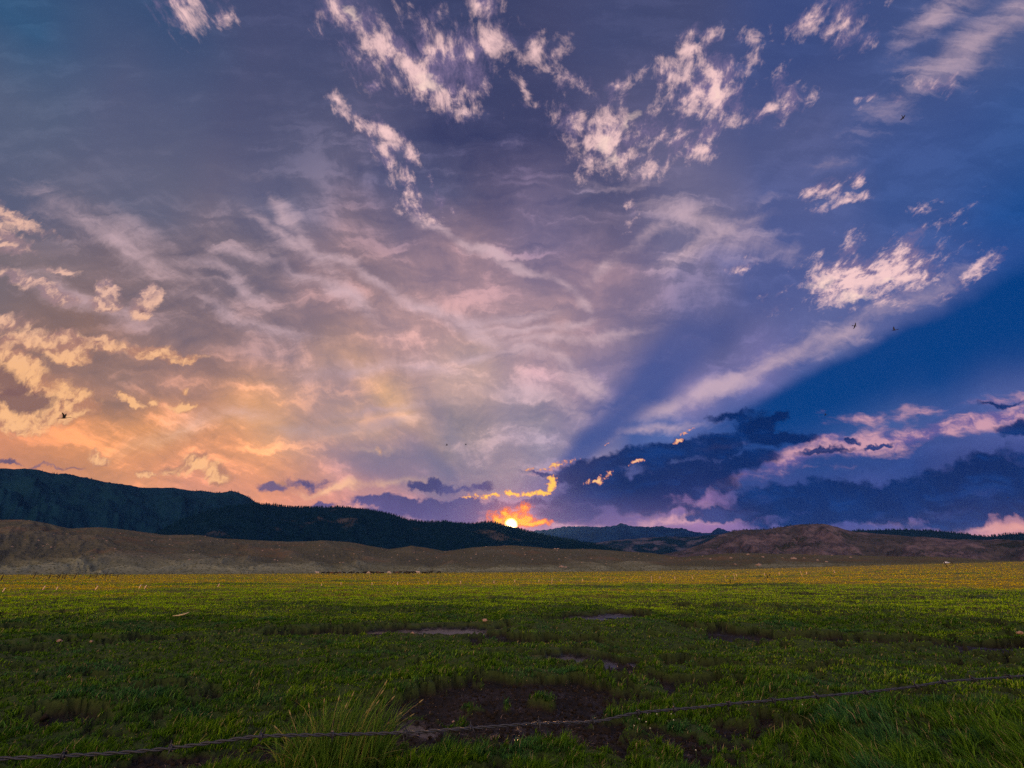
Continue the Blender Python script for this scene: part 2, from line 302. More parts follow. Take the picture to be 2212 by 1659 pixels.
# ---- gold-rimmed cloudlets round the sun
GOLD = [(1190,1038,16,18,0,1),(1185,1052,9,14,0,.9),(1155,1066,42,7,-3,1),(1110,1064,18,6,0,.9),(1060,1074,40,4,-3,.8),(1010,1080,20,3,0,.6),(1292,1031,28,7,-20,1),(1372,1003,14,5,-15,.9),(1180,1004,40,4,-14,.5),(1310,957,8,2,-10,.7),(1462,960,18,4,-8,.8),(1480,938,20,4,-22,.5),(1210,1000,30,4,-16,.5)]
gf = field(GOLD, T.vm('ADD', uv0, T.vm('ADD', T.scale(w1, 0.035), T.scale(w2, 0.03))), soft=0.2)
fn = T.noise(uv0, 75.0, 5, 0.66, dim='2D'); gs = gf + (fbf-0.5)*1.4 + (fn-0.5)*2.6
gcol = T.mix(T.ss(gs, 0.1, 0.8), lin((226,140,110)), T.mix(T.ss(rad, 0.08, 0.25), lin((255,206,70)), lin((255,198,150))))
sky = T.mix(T.ss(gs, -0.05, 0.45)*0.95, sky, gcol)
# ---- glow and the disc itself
sa = T.m('ARCCOSINE', T.m('MINIMUM', T.vm('DOT_PRODUCT', gen, tuple(SUN), out=1), 0.9999999))
gl = T.m('EXPONENT', sa*(-26.0)); gl2 = T.m('EXPONENT', sa*(-95.0))
sky = T.blend('ADD', 1.0, sky, T.scale(T.comb(0.50, 0.11, 0.01), gl*1.0))
sky = T.blend('ADD', 1.0, sky, T.scale(T.comb(2.2, 0.42, 0.01), gl2*1.0))
FLAME = [(1104,1123,26,17,0,1.2),(1096,1106,11,13,-30,.9),(1142,1130,42,7,-2,1),(1125,1124,32,13,0,1),(1080,1122,26,12,20,.9),(1170,1129,30,6,-2,.8),(1128,1104,16,12,-50,.5)]
ff = field(FLAME, T.vm('ADD', uv0, T.vm('ADD', T.scale(w1, 0.02), T.scale(w2, 0.018))), soft=0.3)
fl = ff + (T.noise(uv0, 90.0, 6, 0.65, dim='2D')-0.5)*1.8
sky = T.mix(T.ss(fl, -0.35, 0.25)*0.85, sky, T.comb(1.0, 0.16, 0.005))
sky = T.mix(T.ss(fl, 0.1, 0.75), sky, T.comb(1.35, 0.52, 0.01))
disc = T.ss(sa, math.radians(0.26), math.radians(0.78), 1.0, 0.0)
sky = T.mix(disc, sky, T.comb(8.0, 5.6, 2.2))
# unseen sky behind the viewer, brightened as added fill for meadow and hills
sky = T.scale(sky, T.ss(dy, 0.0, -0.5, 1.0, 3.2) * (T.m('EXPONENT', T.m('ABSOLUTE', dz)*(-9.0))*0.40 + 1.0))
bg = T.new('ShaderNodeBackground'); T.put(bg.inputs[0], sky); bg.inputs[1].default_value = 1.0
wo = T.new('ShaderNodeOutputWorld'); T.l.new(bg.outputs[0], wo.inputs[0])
SC.world = world
world.cycles.sampling_method = 'MANUAL'; world.cycles.sample_map_resolution = 512

# ------------------------------------------------------------------ sun lamp
SUN_W = 1.1
sl = bpy.data.lights.new('sun', 'SUN'); sl.energy = SUN_W; sl.angle = math.radians(0.5); sl.color = (1.0, 0.50, 0.20)
so = bpy.data.objects.new('sun', sl); SC.collection.objects.link(so)
so.rotation_euler = Vector(SUN).to_track_quat('Z', 'Y').to_euler()
# ------------------------------------------------------------------ common tools
rng = np.random.default_rng(7); random.seed(7)
SUNP = (1104, 1131)
def ihash(ix, iy, seed):
    h = (ix.astype(np.int64)*374761393 + iy.astype(np.int64)*668265263 + seed*974634777) & 0xffffffff
    h = ((h ^ (h >> 13))*1274126177) & 0xffffffff
    return (h ^ (h >> 16)) & 0xffff
def pnoise(x, y, seed=0):
    x = np.asarray(x, float); y = np.asarray(y, float)
    xi = np.floor(x); yi = np.floor(y); fx = x-xi; fy = y-yi
    sx = fx*fx*fx*(fx*(fx*6-15)+10); sy = fy*fy*fy*(fy*(fy*6-15)+10)
    def g(ox, oy):
        a = ihash(xi+ox, yi+oy, seed)*(2*math.pi/65536)
        return np.cos(a)*(fx-ox) + np.sin(a)*(fy-oy)
    a = g(0,0); b = g(1,0); c = g(0,1); d = g(1,1)
    return (a+(b-a)*sx + ((c+(d-c)*sx)-(a+(b-a)*sx))*sy)*1.5
def fbm(x, y, octv=5, seed=0, gain=0.5, lac=2.03):
    s = 0; a = 1.0
    for i in range(octv):
        s = s + a*pnoise(x, y, seed+i*17); x = x*lac+3.1; y = y*lac+7.7; a *= gain
    return s
def ridged(x, y, octv=5, seed=0):
    s = 0; a = 1.0
    for i in range(octv):
        s = s + a*(1-np.abs(pnoise(x, y, seed+i*13))*2); x = x*2.07+1.7; y = y*2.07+9.2; a *= 0.5
    return s/1.9
def sstep(x, a, b):
    t = np.clip((np.asarray(x, float)-a)/(b-a), 0, 1); return t*t*(3-2*t)
def mesh_np(name, verts, faces, mat, attrs=None, smooth=True, parent=None):
    """one mesh from numpy arrays; faces is (n,3) or (n,4)"""
    me = bpy.data.meshes.new(name); n, k = faces.shape
    me.vertices.add(len(verts)); me.vertices.foreach_set('co', np.ascontiguousarray(verts, dtype=np.float32).ravel())
    me.loops.add(n*k); me.loops.foreach_set('vertex_index', np.ascontiguousarray(faces, dtype=np.int32).ravel())
    me.polygons.add(n); me.polygons.foreach_set('loop_start', np.arange(0, n*k, k, dtype=np.int32))
    if smooth: me.polygons.foreach_set('use_smooth', np.ones(n, dtype=bool))
    me.update()
    for an, av in (attrs or {}).items():
        at = me.attributes.new(an, 'FLOAT', 'POINT'); at.data.foreach_set('value', np.ascontiguousarray(av, dtype=np.float32))
    me.materials.append(mat)
    o = bpy.data.objects.new(name, me); SC.collection.objects.link(o)
    if parent: o.parent = parent
    return o
def tag(o, label=None, cat=None, group=None, kind=None):
    if label: o['label'] = label
    if cat: o['category'] = cat
    if group: o['group'] = group
    if kind: o['kind'] = kind
    return o
def empty(name, loc, rz=0.0):
    o = bpy.data.objects.new(name, None); SC.collection.objects.link(o); o.empty_display_size = 0.1
    o.location = loc; o.rotation_euler = (0, 0, rz); return o
def copy_tree(o, parent=None):
    c = o.copy(); SC.collection.objects.link(c); c.parent = parent
    for ch in list(o.children): copy_tree(ch, c)
    return c
def material(name):
    m = bpy.data.materials.new(name); m.use_nodes = True; m.node_tree.nodes.clear()
    t = NT(m.node_tree); out = t.new('ShaderNodeOutputMaterial'); b = t.new('ShaderNodeBsdfPrincipled')
    t.l.new(b.outputs[0], out.inputs[0]); b.inputs['Roughness'].default_value = 0.95
    if 'Specular IOR Level' in b.inputs: b.inputs['Specular IOR Level'].default_value = 0.15
    return m, t, b, out
def attr(t, name): return X(t, t.new('ShaderNodeAttribute', attribute_name=name).outputs['Fac'])
def plain(name, rgb, rough=0.8, metal=0.0, var=0.25, scale=30.0, bump=0.0, spec=0.2):
    m, t, b, out = material(name); oc = X(t, t.new('ShaderNodeTexCoord').outputs['Object'])
    n = t.noise(oc, scale, 5, 0.6)
    c = t.mix(n, tuple(q*(1-var) for q in rgb), tuple(min(1, q*(1+var)) for q in rgb)); t.put(b.inputs['Base Color'], c)
    b.inputs['Roughness'].default_value = rough; b.inputs['Metallic'].default_value = metal; b.inputs['Specular IOR Level'].default_value = spec
    if bump:
        bn = t.new('ShaderNodeBump'); bn.inputs['Strength'].default_value = bump; bn.inputs['Distance'].default_value = 0.01
        t.put(bn.inputs['Height'], n); t.l.new(bn.outputs[0], b.inputs['Normal'])
    return m

# ------------------------------------------------------------------ lie of the land
def prof(pts):
    """skyline points of the photograph -> (azimuths, tangents of elevation)"""
    a = []; e = []
    for px, py in pts:
        d = pdir(px, py); a.append(math.atan2(d[0], d[1])); e.append(d[2]/math.hypot(d[0], d[1]))
    return np.array(a), np.array(e)
EDGE_A, EDGE_E = prof([(-900,1243),(0,1241.5),(300,1241),(700,1239),(1106,1236.5),(1400,1233.5),(1600,1230),(1800,1224),(2000,1218.5),(2212,1213),(3200,1205)])
R_EDGE = 450.0
def far_z(r, a):
    """meadow height at distance r (m) and azimuth a"""
    ez = CAM_H + R_EDGE*np.interp(a, EDGE_A, EDGE_E)
    t = np.clip((r-28)/(R_EDGE-28), 0, None)
    down = np.minimum(ez, -1.9)
    up = np.maximum(ez+1.9, 0)
    return down*np.minimum(t, 1) + up*np.clip((r-50)/(R_EDGE-50), 0, 1)**1.35
def proj(x, y, z):
    """where the point (x, y, z) lies in the photograph (2212 measure)"""
    yy = y*CP + (z-CAM_H)*SP; zz = -y*SP + (z-CAM_H)*CP
    yy = np.where(yy > 0.05, yy, 0.05)
    return 1106 + FOC*x/yy, 829.5 - FOC*zz/yy

# trampled mud, ditches and pools, drawn as strokes on the ground: (points, half width in m, depth)
def g0(px, py):
    d = pdir(px, py); s = -CAM_H/d[2]; return d[0]*s, d[1]*s
MUD = [([(230,1668),(420,1640),(600,1625)],0.42,1.0),([(600,1625),(760,1560),(900,1560),(1010,1600)],0.55,1.0),([(880,1520),(1040,1490),(1200,1485),(1290,1510)],0.62,1.0),([(900,1560),(1100,1560),(1290,1570)],0.62,1.0),([(1060,1530),(1260,1530)],0.6,1.0),
 ([(1330,1440),(1480,1425),(1560,1440)],0.75,.9),([(1180,1411),(1330,1420),(1420,1430)],0.55,1.0),([(1340,1470),(1500,1480)],0.5,.75),([(1290,1580),(1420,1600),(1560,1590)],0.30,.8),([(1560,1560),(1660,1560),(1740,1590)],0.26,.9),([(1440,1600),(1560,1640)],0.25,.8),
 ([(1750,1327),(1901,1330),(2037,1340),(2250,1356)],1.5,1.0),([(1490,1349),(1594,1366),(1731,1373),(1867,1373),(2020,1377)],1.0,1.0),([(2110,1385),(2240,1400)],1.5,1.0),([(1930,1400),(2212,1425)],0.6,.6),
 ([(-60,1412),(0,1405),(137,1387),(342,1376),(513,1368),(684,1359),(830,1356)],0.85,1.0),([(0,1352),(95,1353)],0.8,.8),([(880,1358),(1040,1356)],1.1,1.0),([(1040,1372),(1310,1378)],0.65,1.0),([(1240,1331),(1370,1326)],1.5,1.0),
 ([(1300,1306),(1400,1305),(1500,1306)],1.6,.95),([(1560,1304),(1600,1304)],0.6,.8),([(740,1343),(900,1340)],0.9,.8),([(0,1322),(300,1318)],0.9,.6),([(1600,1318),(1760,1316)],1.0,.7),([(1250,1395),(1420,1390)],0.4,.6),([(0,1440),(160,1450)],.35,.6),([(300,1500),(420,1505)],.25,.6),([(60,1540),(200,1550)],.25,.7),([(520,1450),(640,1455)],.25,.5),([(1700,1440),(1850,1445)],.3,.55),([(1900,1500),(2050,1510)],.25,.6),([(60,1480),(150,1490)],0.16,.5),([(180,1560),(240,1562)],0.18,.7),([(840,1440),(1000,1462)],0.20,.5),([(700,1500),(800,1510)],0.2,.6),
 ([(330,1290),(760,1285)],1.2,.6),([(1700,1280),(2100,1290)],2.0,.75),([(1800,1255),(2200,1262)],2.5,.7),([(300,1262),(600,1261)],1.6,.6)]
POOL = [(966,1357,62,7.5),(1287,1331.5,34,5),(1336,1326,24,4.5),(1234,1412,40,8),(1302,1420,20,6),(1371,1421,8,3),(893,1556,24,9),(925,1566,14,6),(960,1607,15,6),(1117,1574,6,4),(369,1375.5,18,3),(57,1353.5,15,2.8),(6,1411,16,4),(818,1355,12,2.6),(1581,1304,15,2.4)]
def seg_field(x, y):
    best = np.zeros_like(x)
    wx = x + 0.45*fbm(x*0.9, y*0.9, 4, 31)*np.clip(y/9, .6, 2); wy = y + 0.45*fbm(x*0.9+50, y*0.9, 4, 32)*np.clip(y/9, .6, 2)
    for pts, w, dep in MUD:
        P = [g0(*p) for p in pts]
        x0 = min(p[0] for p in P)-3*w-2; x1 = max(p[0] for p in P)+3*w+2; y0 = min(p[1] for p in P)-3*w-2; y1 = max(p[1] for p in P)+3*w+2
        m = (wx > x0) & (wx < x1) & (wy > y0) & (wy < y1)
        if not m.any(): continue
        X_, Y_ = wx[m], wy[m]; d = np.full(X_.shape, 1e9)
        for (ax, ay), (bx, by) in zip(P[:-1], P[1:]):
            L = (bx-ax)**2+(by-ay)**2; t = np.clip(((X_-ax)*(bx-ax)+(Y_-ay)*(by-ay))/L, 0, 1)
            d = np.minimum(d, np.hypot(X_-ax-t*(bx-ax), Y_-ay-t*(by-ay)))
        best[m] = np.maximum(best[m], dep*np.clip(1.45-d/w, 0, 1))
    return best
def pool_field(x, y):
    best = np.full(x.shape, -2.0)
    for px, py, rx, ry in POOL:
        cx, cy = g0(px, py); ax = abs(g0(px+rx, py)[0]-cx); ay = abs(g0(px, py-ry)[1]-g0(px, py+ry)[1])/2
        m = (abs(x-cx) < 3.3*ax+.5) & (abs(y-cy) < 3.3*ay+.5)
        q = np.hypot((x[m]-cx)/ax, (y[m]-cy)/ay) + 0.35*fbm(x[m]*3, y[m]*3, 3, 77)
        best[m] = np.maximum(best[m], 1.25-q)
    return best
def ground_fields(x, y):
    """height of the near ground, mud amount, pool amount"""
    sh = x.shape; x = x.ravel(); y = y.ravel(); r = np.hypot(x, y); a = np.arctan2(x, y)
    near = (r < 60) & (y > 0)
    mud = np.zeros_like(x); pool = np.full_like(x, -2.0)
    if near.any():
        f = seg_field(x[near], y[near]); n = fbm(x[near]*2.6, y[near]*2.6, 5, 5, 0.6)
        mud[near] = sstep(f + 0.46*n*np.clip(2.2-f*1.2, .6, 2), 0.30, 0.60); pool[near] = pool_field(x[near], y[near])
    mud = np.maximum(mud, sstep(pool, -0.35, 0.0))
    fade = np.clip(1.3 - r/600, 0, 1)
    big = 0.16*fbm(x*0.09, y*0.13, 3, 11) + 0.09*fbm(x*0.35, y*0.42, 3, 12) + 0.10*fbm(x*0.11, y*0.50, 3, 18)*sstep(r, 9, 16)
    lev = 1-sstep(pool, -1.7, -0.5)
    z = far_z(r, a) + big*fade*np.clip(r/6, .3, 1)*(1-0.5*mud)*lev
    z += (r < 120)*(0.030*fbm(x*1.6, y*1.6, 3, 13) + 0.016*fbm(x*5, y*5, 3, 14)*(r < 40))*(1-mud*0.3)
    dep = 0.09 + 0.05*sstep(r, 7, 13)
    z -= mud*(dep + 0.10*lev*sstep(r, 9, 14))
    z += (r < 90)*0.065*fbm(x*0.62, y*0.62, 3, 19)*lev*(1-mud)
    z += mud*(r < 40)*(0.022*np.abs(fbm(x*7, y*7, 4, 15)) + 0.012*fbm(x*19, y*19, 3, 16))
    # pools are level: press the bed to a plane
    pl_ = sstep(pool, 0.0, 0.25)
    zp = far_z(r, a) - dep - 0.01
    z = z*(1-pl_) + (zp-0.05)*pl_
    s = sstep(pool, -0.35, 0.0)*(1-pl_); z = z*(1-0.75*s) + (zp+0.012)*0.75*s
    return z.reshape(sh), mud.reshape(sh), pool.reshape(sh)
def hit(px, py, rmax=R_EDGE):
    """first point of the meadow seen at a place of the photograph"""
    d = pdir(px, py); d = d/math.hypot(d[0], d[1]); rr = np.geomspace(3, rmax, 900)
    z = ground_fields(d[0]*rr, d[1]*rr)[0]; k = np.nonzero(CAM_H + d[2]*rr <= z)[0]
    r = rr[k[0]] if len(k) else rmax
    return Vector((d[0]*r, d[1]*r, float(ground_fields(np.array([d[0]*r]), np.array([d[1]*r]))[0][0])))

# ---- the ground, one sheet in rings about the viewer, out to the horizon
azg = np.radians(np.concatenate([np.arange(-180, -62, 8.0), np.arange(-62, -54, 1.0), np.arange(-54, 54.01, 0.11), np.arange(55, 62.1, 1.0), np.arange(66, 180, 8.0), [180.0]]))
rg = np.concatenate([[0.02, 0.5, 1.2, 2.0], np.geomspace(2.6, 45, 560), np.geomspace(46, R_EDGE+5, 120)[1:], np.geomspace(R_EDGE+30, 17500, 26)])
A, Rr = np.meshgrid(azg, rg)
gx = Rr*np.sin(A); gy = Rr*np.cos(A)
gz, gmud, gpool = ground_fields(gx, gy)
gz = np.where(Rr > R_EDGE+8, gz*0 - 6.0, gz)
nr, na = A.shape
idx = np.arange(nr*na).reshape(nr, na)
gf_ = np.stack([idx[:-1, :-1], idx[:-1, 1:], idx[1:, 1:], idx[1:, :-1]], -1).reshape(-1, 4)[:, ::-1]
def dryness(x, y):
    """0 = lush green, 1 = ripe yellow grass, by place on the meadow"""
    r = np.hypot(x, y)
    b = sstep(np.log(np.maximum(r, 1)), 3.0, 5.3)*0.66 + sstep(r, 10, 34)*0.22 + 0.02  # besides ripeness, the meadow's brightening with distance is put into the colour
    s = fbm(x*0.02, y*0.055, 4, 41)*0.60*sstep(r, 25, 90) + fbm(x*0.22, y*0.35, 4, 42)*0.20
    return np.clip(b + s, 0, 1)
mg, t, b, out = material('meadow_ground')
geo = X(t, t.new('ShaderNodeNewGeometry').outputs['Position'])
mud_a = attr(t, 'mud'); dry_a = attr(t, 'dry'); wet_a = attr(t, 'wet')
ga = t.noise(geo, 1.7, 6, 0.6); gb = t.noise(geo, 14, 5, 0.65); gc = t.noise(t.mapping(geo, sca=(0.05, 0.16, 0.1)), 1.0, 6, 0.6)
grn = t.mix(gb, (0.012, 0.020, 0.005), (0.055, 0.095, 0.010))
ylw = t.mix(gb, (0.10, 0.085, 0.008), (0.30, 0.23, 0.02))
gcol = t.mix(t.ss(dry_a + (gc-0.5)*0.5, 0.15, 0.85), grn, ylw)
mcol = t.mix(t.ss(gb + (ga-0.5), 0.3, 0.8), (0.004, 0.003, 0.002), (0.024, 0.015, 0.009))
t.put(b.inputs['Base Color'], t.mix(mud_a, gcol, mcol))
t.put(b.inputs['Roughness'], t.ss(mud_a*(t.noise(geo, 3.0, 4, 0.6)*0.9+0.25) + wet_a*0.6, 0.55, 0.95, 0.95, 0.38))
b.inputs['Specular IOR Level'].default_value = 0.3
bn = t.new('ShaderNodeBump'); bn.inputs['Strength'].default_value = 0.8; bn.inputs['Distance'].default_value = 0.03
t.put(bn.inputs['Height'], t.noise(geo, 32, 6, 0.7)); t.l.new(bn.outputs[0], b.inputs['Normal'])
GV = np.stack([gx.ravel(), gy.ravel(), gz.ravel()], -1)
ground = mesh_np('ground', GV, gf_, mg, dict(mud=gmud.ravel(), dry=dryness(gx, gy).ravel(), wet=sstep(gpool, -0.5, 0.0).ravel()))
tag(ground, kind='structure')

# ---- pools of standing water
mw, t, b, out = material('pool_water')
b.inputs['Base Color'].default_value = (0.02, 0.018, 0.014, 1); b.inputs['Roughness'].default_value = 0.30
b.inputs['Specular IOR Level'].default_value = 0.5; b.inputs['IOR'].default_value = 1.33
bn = t.new('ShaderNodeBump'); bn.inputs['Strength'].default_value = 0.8; bn.inputs['Distance'].default_value = 0.03
t.put(bn.inputs['Height'], t.noise(X(t, t.new('ShaderNodeNewGeometry').outputs['Position']), 14, 3, 0.5)); t.l.new(bn.outputs[0], b.inputs['Normal'])
for px, py, rx, ry in POOL:
    cx, cy = g0(px, py); ax = abs(g0(px+rx, py)[0]-cx)*1.45; ay = abs(g0(px, py-ry)[1]-g0(px, py+ry)[1])/2*1.45
    r0 = math.hypot(cx, cy); z0 = float(far_z(np.array([r0]), np.array([math.atan2(cx, cy)]))[0]) - 0.10 - 0.05*float(sstep(r0, 7, 13))
    th = np.linspace(0, 2*math.pi, 40, endpoint=False)
    v = np.stack([cx+ax*np.cos(th)*(1+.15*np.sin(3*th)), cy+ay*np.sin(th)*(1+.15*np.cos(2*th)), np.full(40, z0)], -1)
    v = np.vstack([[cx, cy, z0], v]); f = np.array([[0, 1+i, 1+(i+1) % 40] for i in range(40)])
    tag(mesh_np('pool_water', v, f, mw), kind='structure')

# ---- hills and mountains: each a ridge with its real distance, foot, slopes and back
def ridge(name, pts, rb, rc, nrow, mat, gul=0.12, gfreq=5.0, seed=1, base_e=None, shape=1.0, rough_e=0.0, step=0.06, back=1.5, crest_var=0.08, jag=6, gsm=0.45):
    a0, e0 = prof(pts); az_ = np.arange(a0[0], a0[-1], math.radians(step))
    e = np.interp(az_, a0, e0)
    k = np.ones(9)/9; e = np.convolve(np.pad(e, 4, 'edge'), k, 'valid')
    e = e + rough_e*fbm(az_*rc/90.0, az_*0+seed, jag, seed+3, 0.6)
    rcv = rc*(1 + crest_var*fbm(az_*4.0, az_*0, 3, seed+5))
    zc = CAM_H + rcv*e
    bz = base_e if base_e is not None else -8.0
    bz = bz(az_) if callable(bz) else np.full_like(az_, bz)
    tt = np.concatenate([np.linspace(0, 1, nrow), 1 + np.linspace(0, 1, 12)[1:]*back])
    Aa, Tt = np.meshgrid(az_, tt)
    front = np.minimum(Tt, 1); R2 = rb + (rcv[None, :]-rb)*Tt
    h = np.where(shape >= 1, 0, 0) + (0.30*front + 0.70*sstep(front, 0.02, 1.05)/sstep(1, 0.02, 1.05))**shape
    gx2 = Aa*rc; gy2 = R2
    sc_ = gfreq/rc
    g = ridged(gx2*sc_ + 0.5*fbm(gx2*sc_, gy2*sc_*0.5, 2, seed+8), gy2*sc_*0.55, 5, seed) - 0.62
    g2 = fbm(gx2*sc_*3.2, gy2*sc_*3.2, 5, seed+21)
    env = np.sin(np.pi*np.clip(front, 0, 1))**0.7
    hgt = (zc-bz)[None, :]
    z = bz[None, :] + hgt*h + hgt*gul*env*(g*1.1 + g2*gsm)
    bk = np.clip(Tt-1, 0, None)/back
    z = np.where(Tt > 1, bz[None, :] + hgt*(1-sstep(bk, 0, 1.0)*1.05) + hgt*0.05*g2*bk, z)
    xx = R2*np.sin(Aa); yy = R2*np.cos(Aa)
    n0, n1 = Aa.shape; ii = np.arange(n0*n1).reshape(n0, n1)
    f = np.stack([ii[:-1, :-1], ii[1:, :-1], ii[1:, 1:], ii[:-1, 1:]], -1).reshape(-1, 4)[:, ::-1]
    o = mesh_np(name, np.stack([xx, yy, z], -1).reshape(-1, 3), f, mat, dict(up=front.ravel(), gully=np.clip(g, -1, 1).ravel()))
    tag(o, kind='structure')
    return dict(o=o, az=az_, tt=tt, x=xx, y=yy, z=z, g=g, n=nrow)
def hillmat(name, fn):
    m, t, b, out = material(name); geo = X(t, t.new('ShaderNodeNewGeometry').outputs['Position'])
    t.put(b.inputs['Base Color'], fn(t, geo, attr(t, 'up'), attr(t, 'gully'))); b.inputs['Roughness'].default_value = 1.0; b.inputs['Specular IOR Level'].default_value = 0.0
    return m
def bump_in(m, scale, dist, strength=1.0):
    t = NT(m.node_tree); b = [n for n in t.n if n.type == 'BSDF_PRINCIPLED'][0]
    geo = X(t, t.new('ShaderNodeNewGeometry').outputs['Position']); bn = t.new('ShaderNodeBump')
    bn.inputs['Strength'].default_value = strength; bn.inputs['Distance'].default_value = dist
    t.put(bn.inputs['Height'], t.noise(geo, scale, 6, 0.65)); t.l.new(bn.outputs[0], b.inputs['Normal'])
def foot(t, g, up, gl):
    n = t.noise(g, 0.45, 5, 0.75); big = t.noise(g, 0.012, 5, 0.6); red = t.noise(g, 0.02, 4, 0.6)
    scrub = t.mix(t.ss(n, 0.32, 0.68), (0.038, 0.044, 0.032), (0.185, 0.170, 0.125))
    c = t.mix(t.ss(red, 0.48, 0.70)*t.ss(up, 0.2, 0.5), scrub, t.mix(n, (0.05, 0.036, 0.024), (0.28, 0.18, 0.115)))
    apron = t.mix(t.ss(n, 0.3, 0.7), (0.16, 0.175, 0.105), (0.36, 0.36, 0.23))
    c = t.mix(t.ss(up + (big-0.5)*0.35, 0.14, 0.42, 1.0, 0.0)*0.85, c, apron)
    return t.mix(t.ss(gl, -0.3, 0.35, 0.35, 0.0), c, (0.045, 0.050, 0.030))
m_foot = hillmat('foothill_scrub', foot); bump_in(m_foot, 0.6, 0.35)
def leftm(t, g, up, gl):
    n = t.noise(g, 0.010, 7, 0.65); big = t.noise(g, 0.0016, 5, 0.6)
    wood = t.mix(n, (0.003, 0.018, 0.036), (0.010, 0.046, 0.082)); bare = t.mix(n, (0.05, 0.055, 0.045), (0.20, 0.17, 0.15))  # haze blue is painted into the wood tones
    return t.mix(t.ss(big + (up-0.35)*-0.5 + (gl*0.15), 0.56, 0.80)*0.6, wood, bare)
m_left = hillmat('hazed_wooded_mountain', leftm); bump_in(m_left, 0.02, 14)
def forestm(t, g, up, gl):
    n = t.noise(g, 0.05, 6, 0.7); big = t.noise(g, 0.004, 4, 0.6)
    return t.mix(t.ss(big, 0.62, 0.74)*0.6, t.mix(n, (0.002, 0.012, 0.026), (0.007, 0.032, 0.062)), (0.12, 0.10, 0.09))  # blue of the distant air put into the wooded ground colour
m_forest = hillmat('hazed_forest_floor', forestm); bump_in(m_forest, 0.09, 6)
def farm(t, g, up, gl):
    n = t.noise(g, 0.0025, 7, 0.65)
    return t.mix(t.ss(n, 0.45, 0.65), (0.001, 0.016, 0.080), (0.006, 0.038, 0.130))  # distance haze painted in as strong blue
m_far = hillmat('hazed_far_mountain', farm); bump_in(m_far, 0.006, 40)
def brownm(t, g, up, gl):
    n = t.noise(g, 0.012, 7, 0.68); big = t.noise(g, 0.0035, 5, 0.6); f = t.noise(g, 0.06, 5, 0.7)
    bare = t.mix(t.ss(n, 0.35, 0.68), (0.050, 0.044, 0.054), (0.175, 0.128, 0.135))
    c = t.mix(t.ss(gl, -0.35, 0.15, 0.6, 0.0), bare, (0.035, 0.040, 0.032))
    return t.mix(t.ss(big + (f-0.5)*0.5, 0.56, 0.66)*0.85, c, (0.018, 0.026, 0.020))
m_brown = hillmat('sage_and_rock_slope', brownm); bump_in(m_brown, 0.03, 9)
m_mid = hillmat('hazed_wooded_spur', lambda t, g, up, gl: t.mix(t.ss(t.noise(g, 0.004, 6, 0.65), 0.46, 0.60), (0.003, 0.018, 0.040), (0.085, 0.080, 0.11)))  # bluish tones paint in the air before the spur

FOOT = [(-1400,1090),(-400,1105),(0,1124),(65,1124.5),(100,1131),(150,1142),(215,1139.5),(280,1147),(350,1156),(430,1156),(475,1163),(550,1167),(625,1171),(700,1168),(750,1171),(800,1179.5),(840,1186),(890,1179.5),(920,1183),(960,1191),(1025,1182),(1106,1178),(1156,1182),(1196,1186),(1281,1186),(1336,1190.5),(1406,1194.5),(1466,1203),(1506,1201),(1556,1196),(1606,1195.5),(1706,1197),(1806,1199.5),(1906,1202),(2006,1202),(2056,1204.5),(2106,1208),(2156,1211.5),(2212,1212),(3000,1200)]
foothill = ridge('hills', FOOT, R_EDGE+2, 1050, 90, m_foot, gul=0.16, gfreq=7, seed=2, base_e=lambda a: far_z(np.full_like(a, R_EDGE), a)-0.25, rough_e=0.0004, step=0.05, crest_var=0.05, gsm=0.10)
forest_r = ridge('mountain', [(300,1175),(340,1150),(390,1125),(450,1104),(500,1095),(555,1088),(590,1092),(625,1096),(700,1097),(730,1094.5),(790,1099.5),(840,1109.5),(880,1123.5),(925,1128.5),(970,1127),(1015,1132),(1040,1129),(1063,1128),(1080,1132),(1094,1136.5),(1106,1138.8),(1120,1142),(1136,1148),(1206,1162),(1256,1170.5),(1306,1180.5),(1346,1190.5),(1390,1204)], 1700, 2900, 60, m_forest, gul=0.10, gfreq=6, seed=4, rough_e=0.0004, crest_var=0.02)
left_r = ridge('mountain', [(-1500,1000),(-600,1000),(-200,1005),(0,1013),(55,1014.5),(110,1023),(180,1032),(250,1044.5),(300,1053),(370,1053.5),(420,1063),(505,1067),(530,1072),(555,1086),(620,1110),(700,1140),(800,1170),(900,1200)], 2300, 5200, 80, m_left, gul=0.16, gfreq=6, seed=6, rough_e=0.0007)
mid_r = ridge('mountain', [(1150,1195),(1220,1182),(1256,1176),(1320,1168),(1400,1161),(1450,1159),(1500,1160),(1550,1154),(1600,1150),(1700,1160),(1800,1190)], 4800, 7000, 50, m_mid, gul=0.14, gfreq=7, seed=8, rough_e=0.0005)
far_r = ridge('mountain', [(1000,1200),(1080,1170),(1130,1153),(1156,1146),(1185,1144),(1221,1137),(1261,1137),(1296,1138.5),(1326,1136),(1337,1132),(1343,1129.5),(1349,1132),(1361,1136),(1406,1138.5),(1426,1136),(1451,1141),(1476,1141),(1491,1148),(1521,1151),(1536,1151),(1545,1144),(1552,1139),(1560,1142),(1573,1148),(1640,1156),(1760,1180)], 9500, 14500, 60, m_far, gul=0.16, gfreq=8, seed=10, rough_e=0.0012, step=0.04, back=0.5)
brown_r = ridge('mountain', [(1380,1206),(1440,1196),(1480,1188),(1531,1168),(1560,1155),(1580,1148),(1606,1144.5),(1656,1143.5),(1701,1138),(1736,1132),(1781,1132),(1806,1138),(1841,1148),(1886,1152),(1956,1158),(2056,1164.5),(2212,1168),(2500,1160),(3200,1120)], 2600, 4700, 80, m_brown, gul=0.20, gfreq=9, seed=12, rough_e=0.0005)
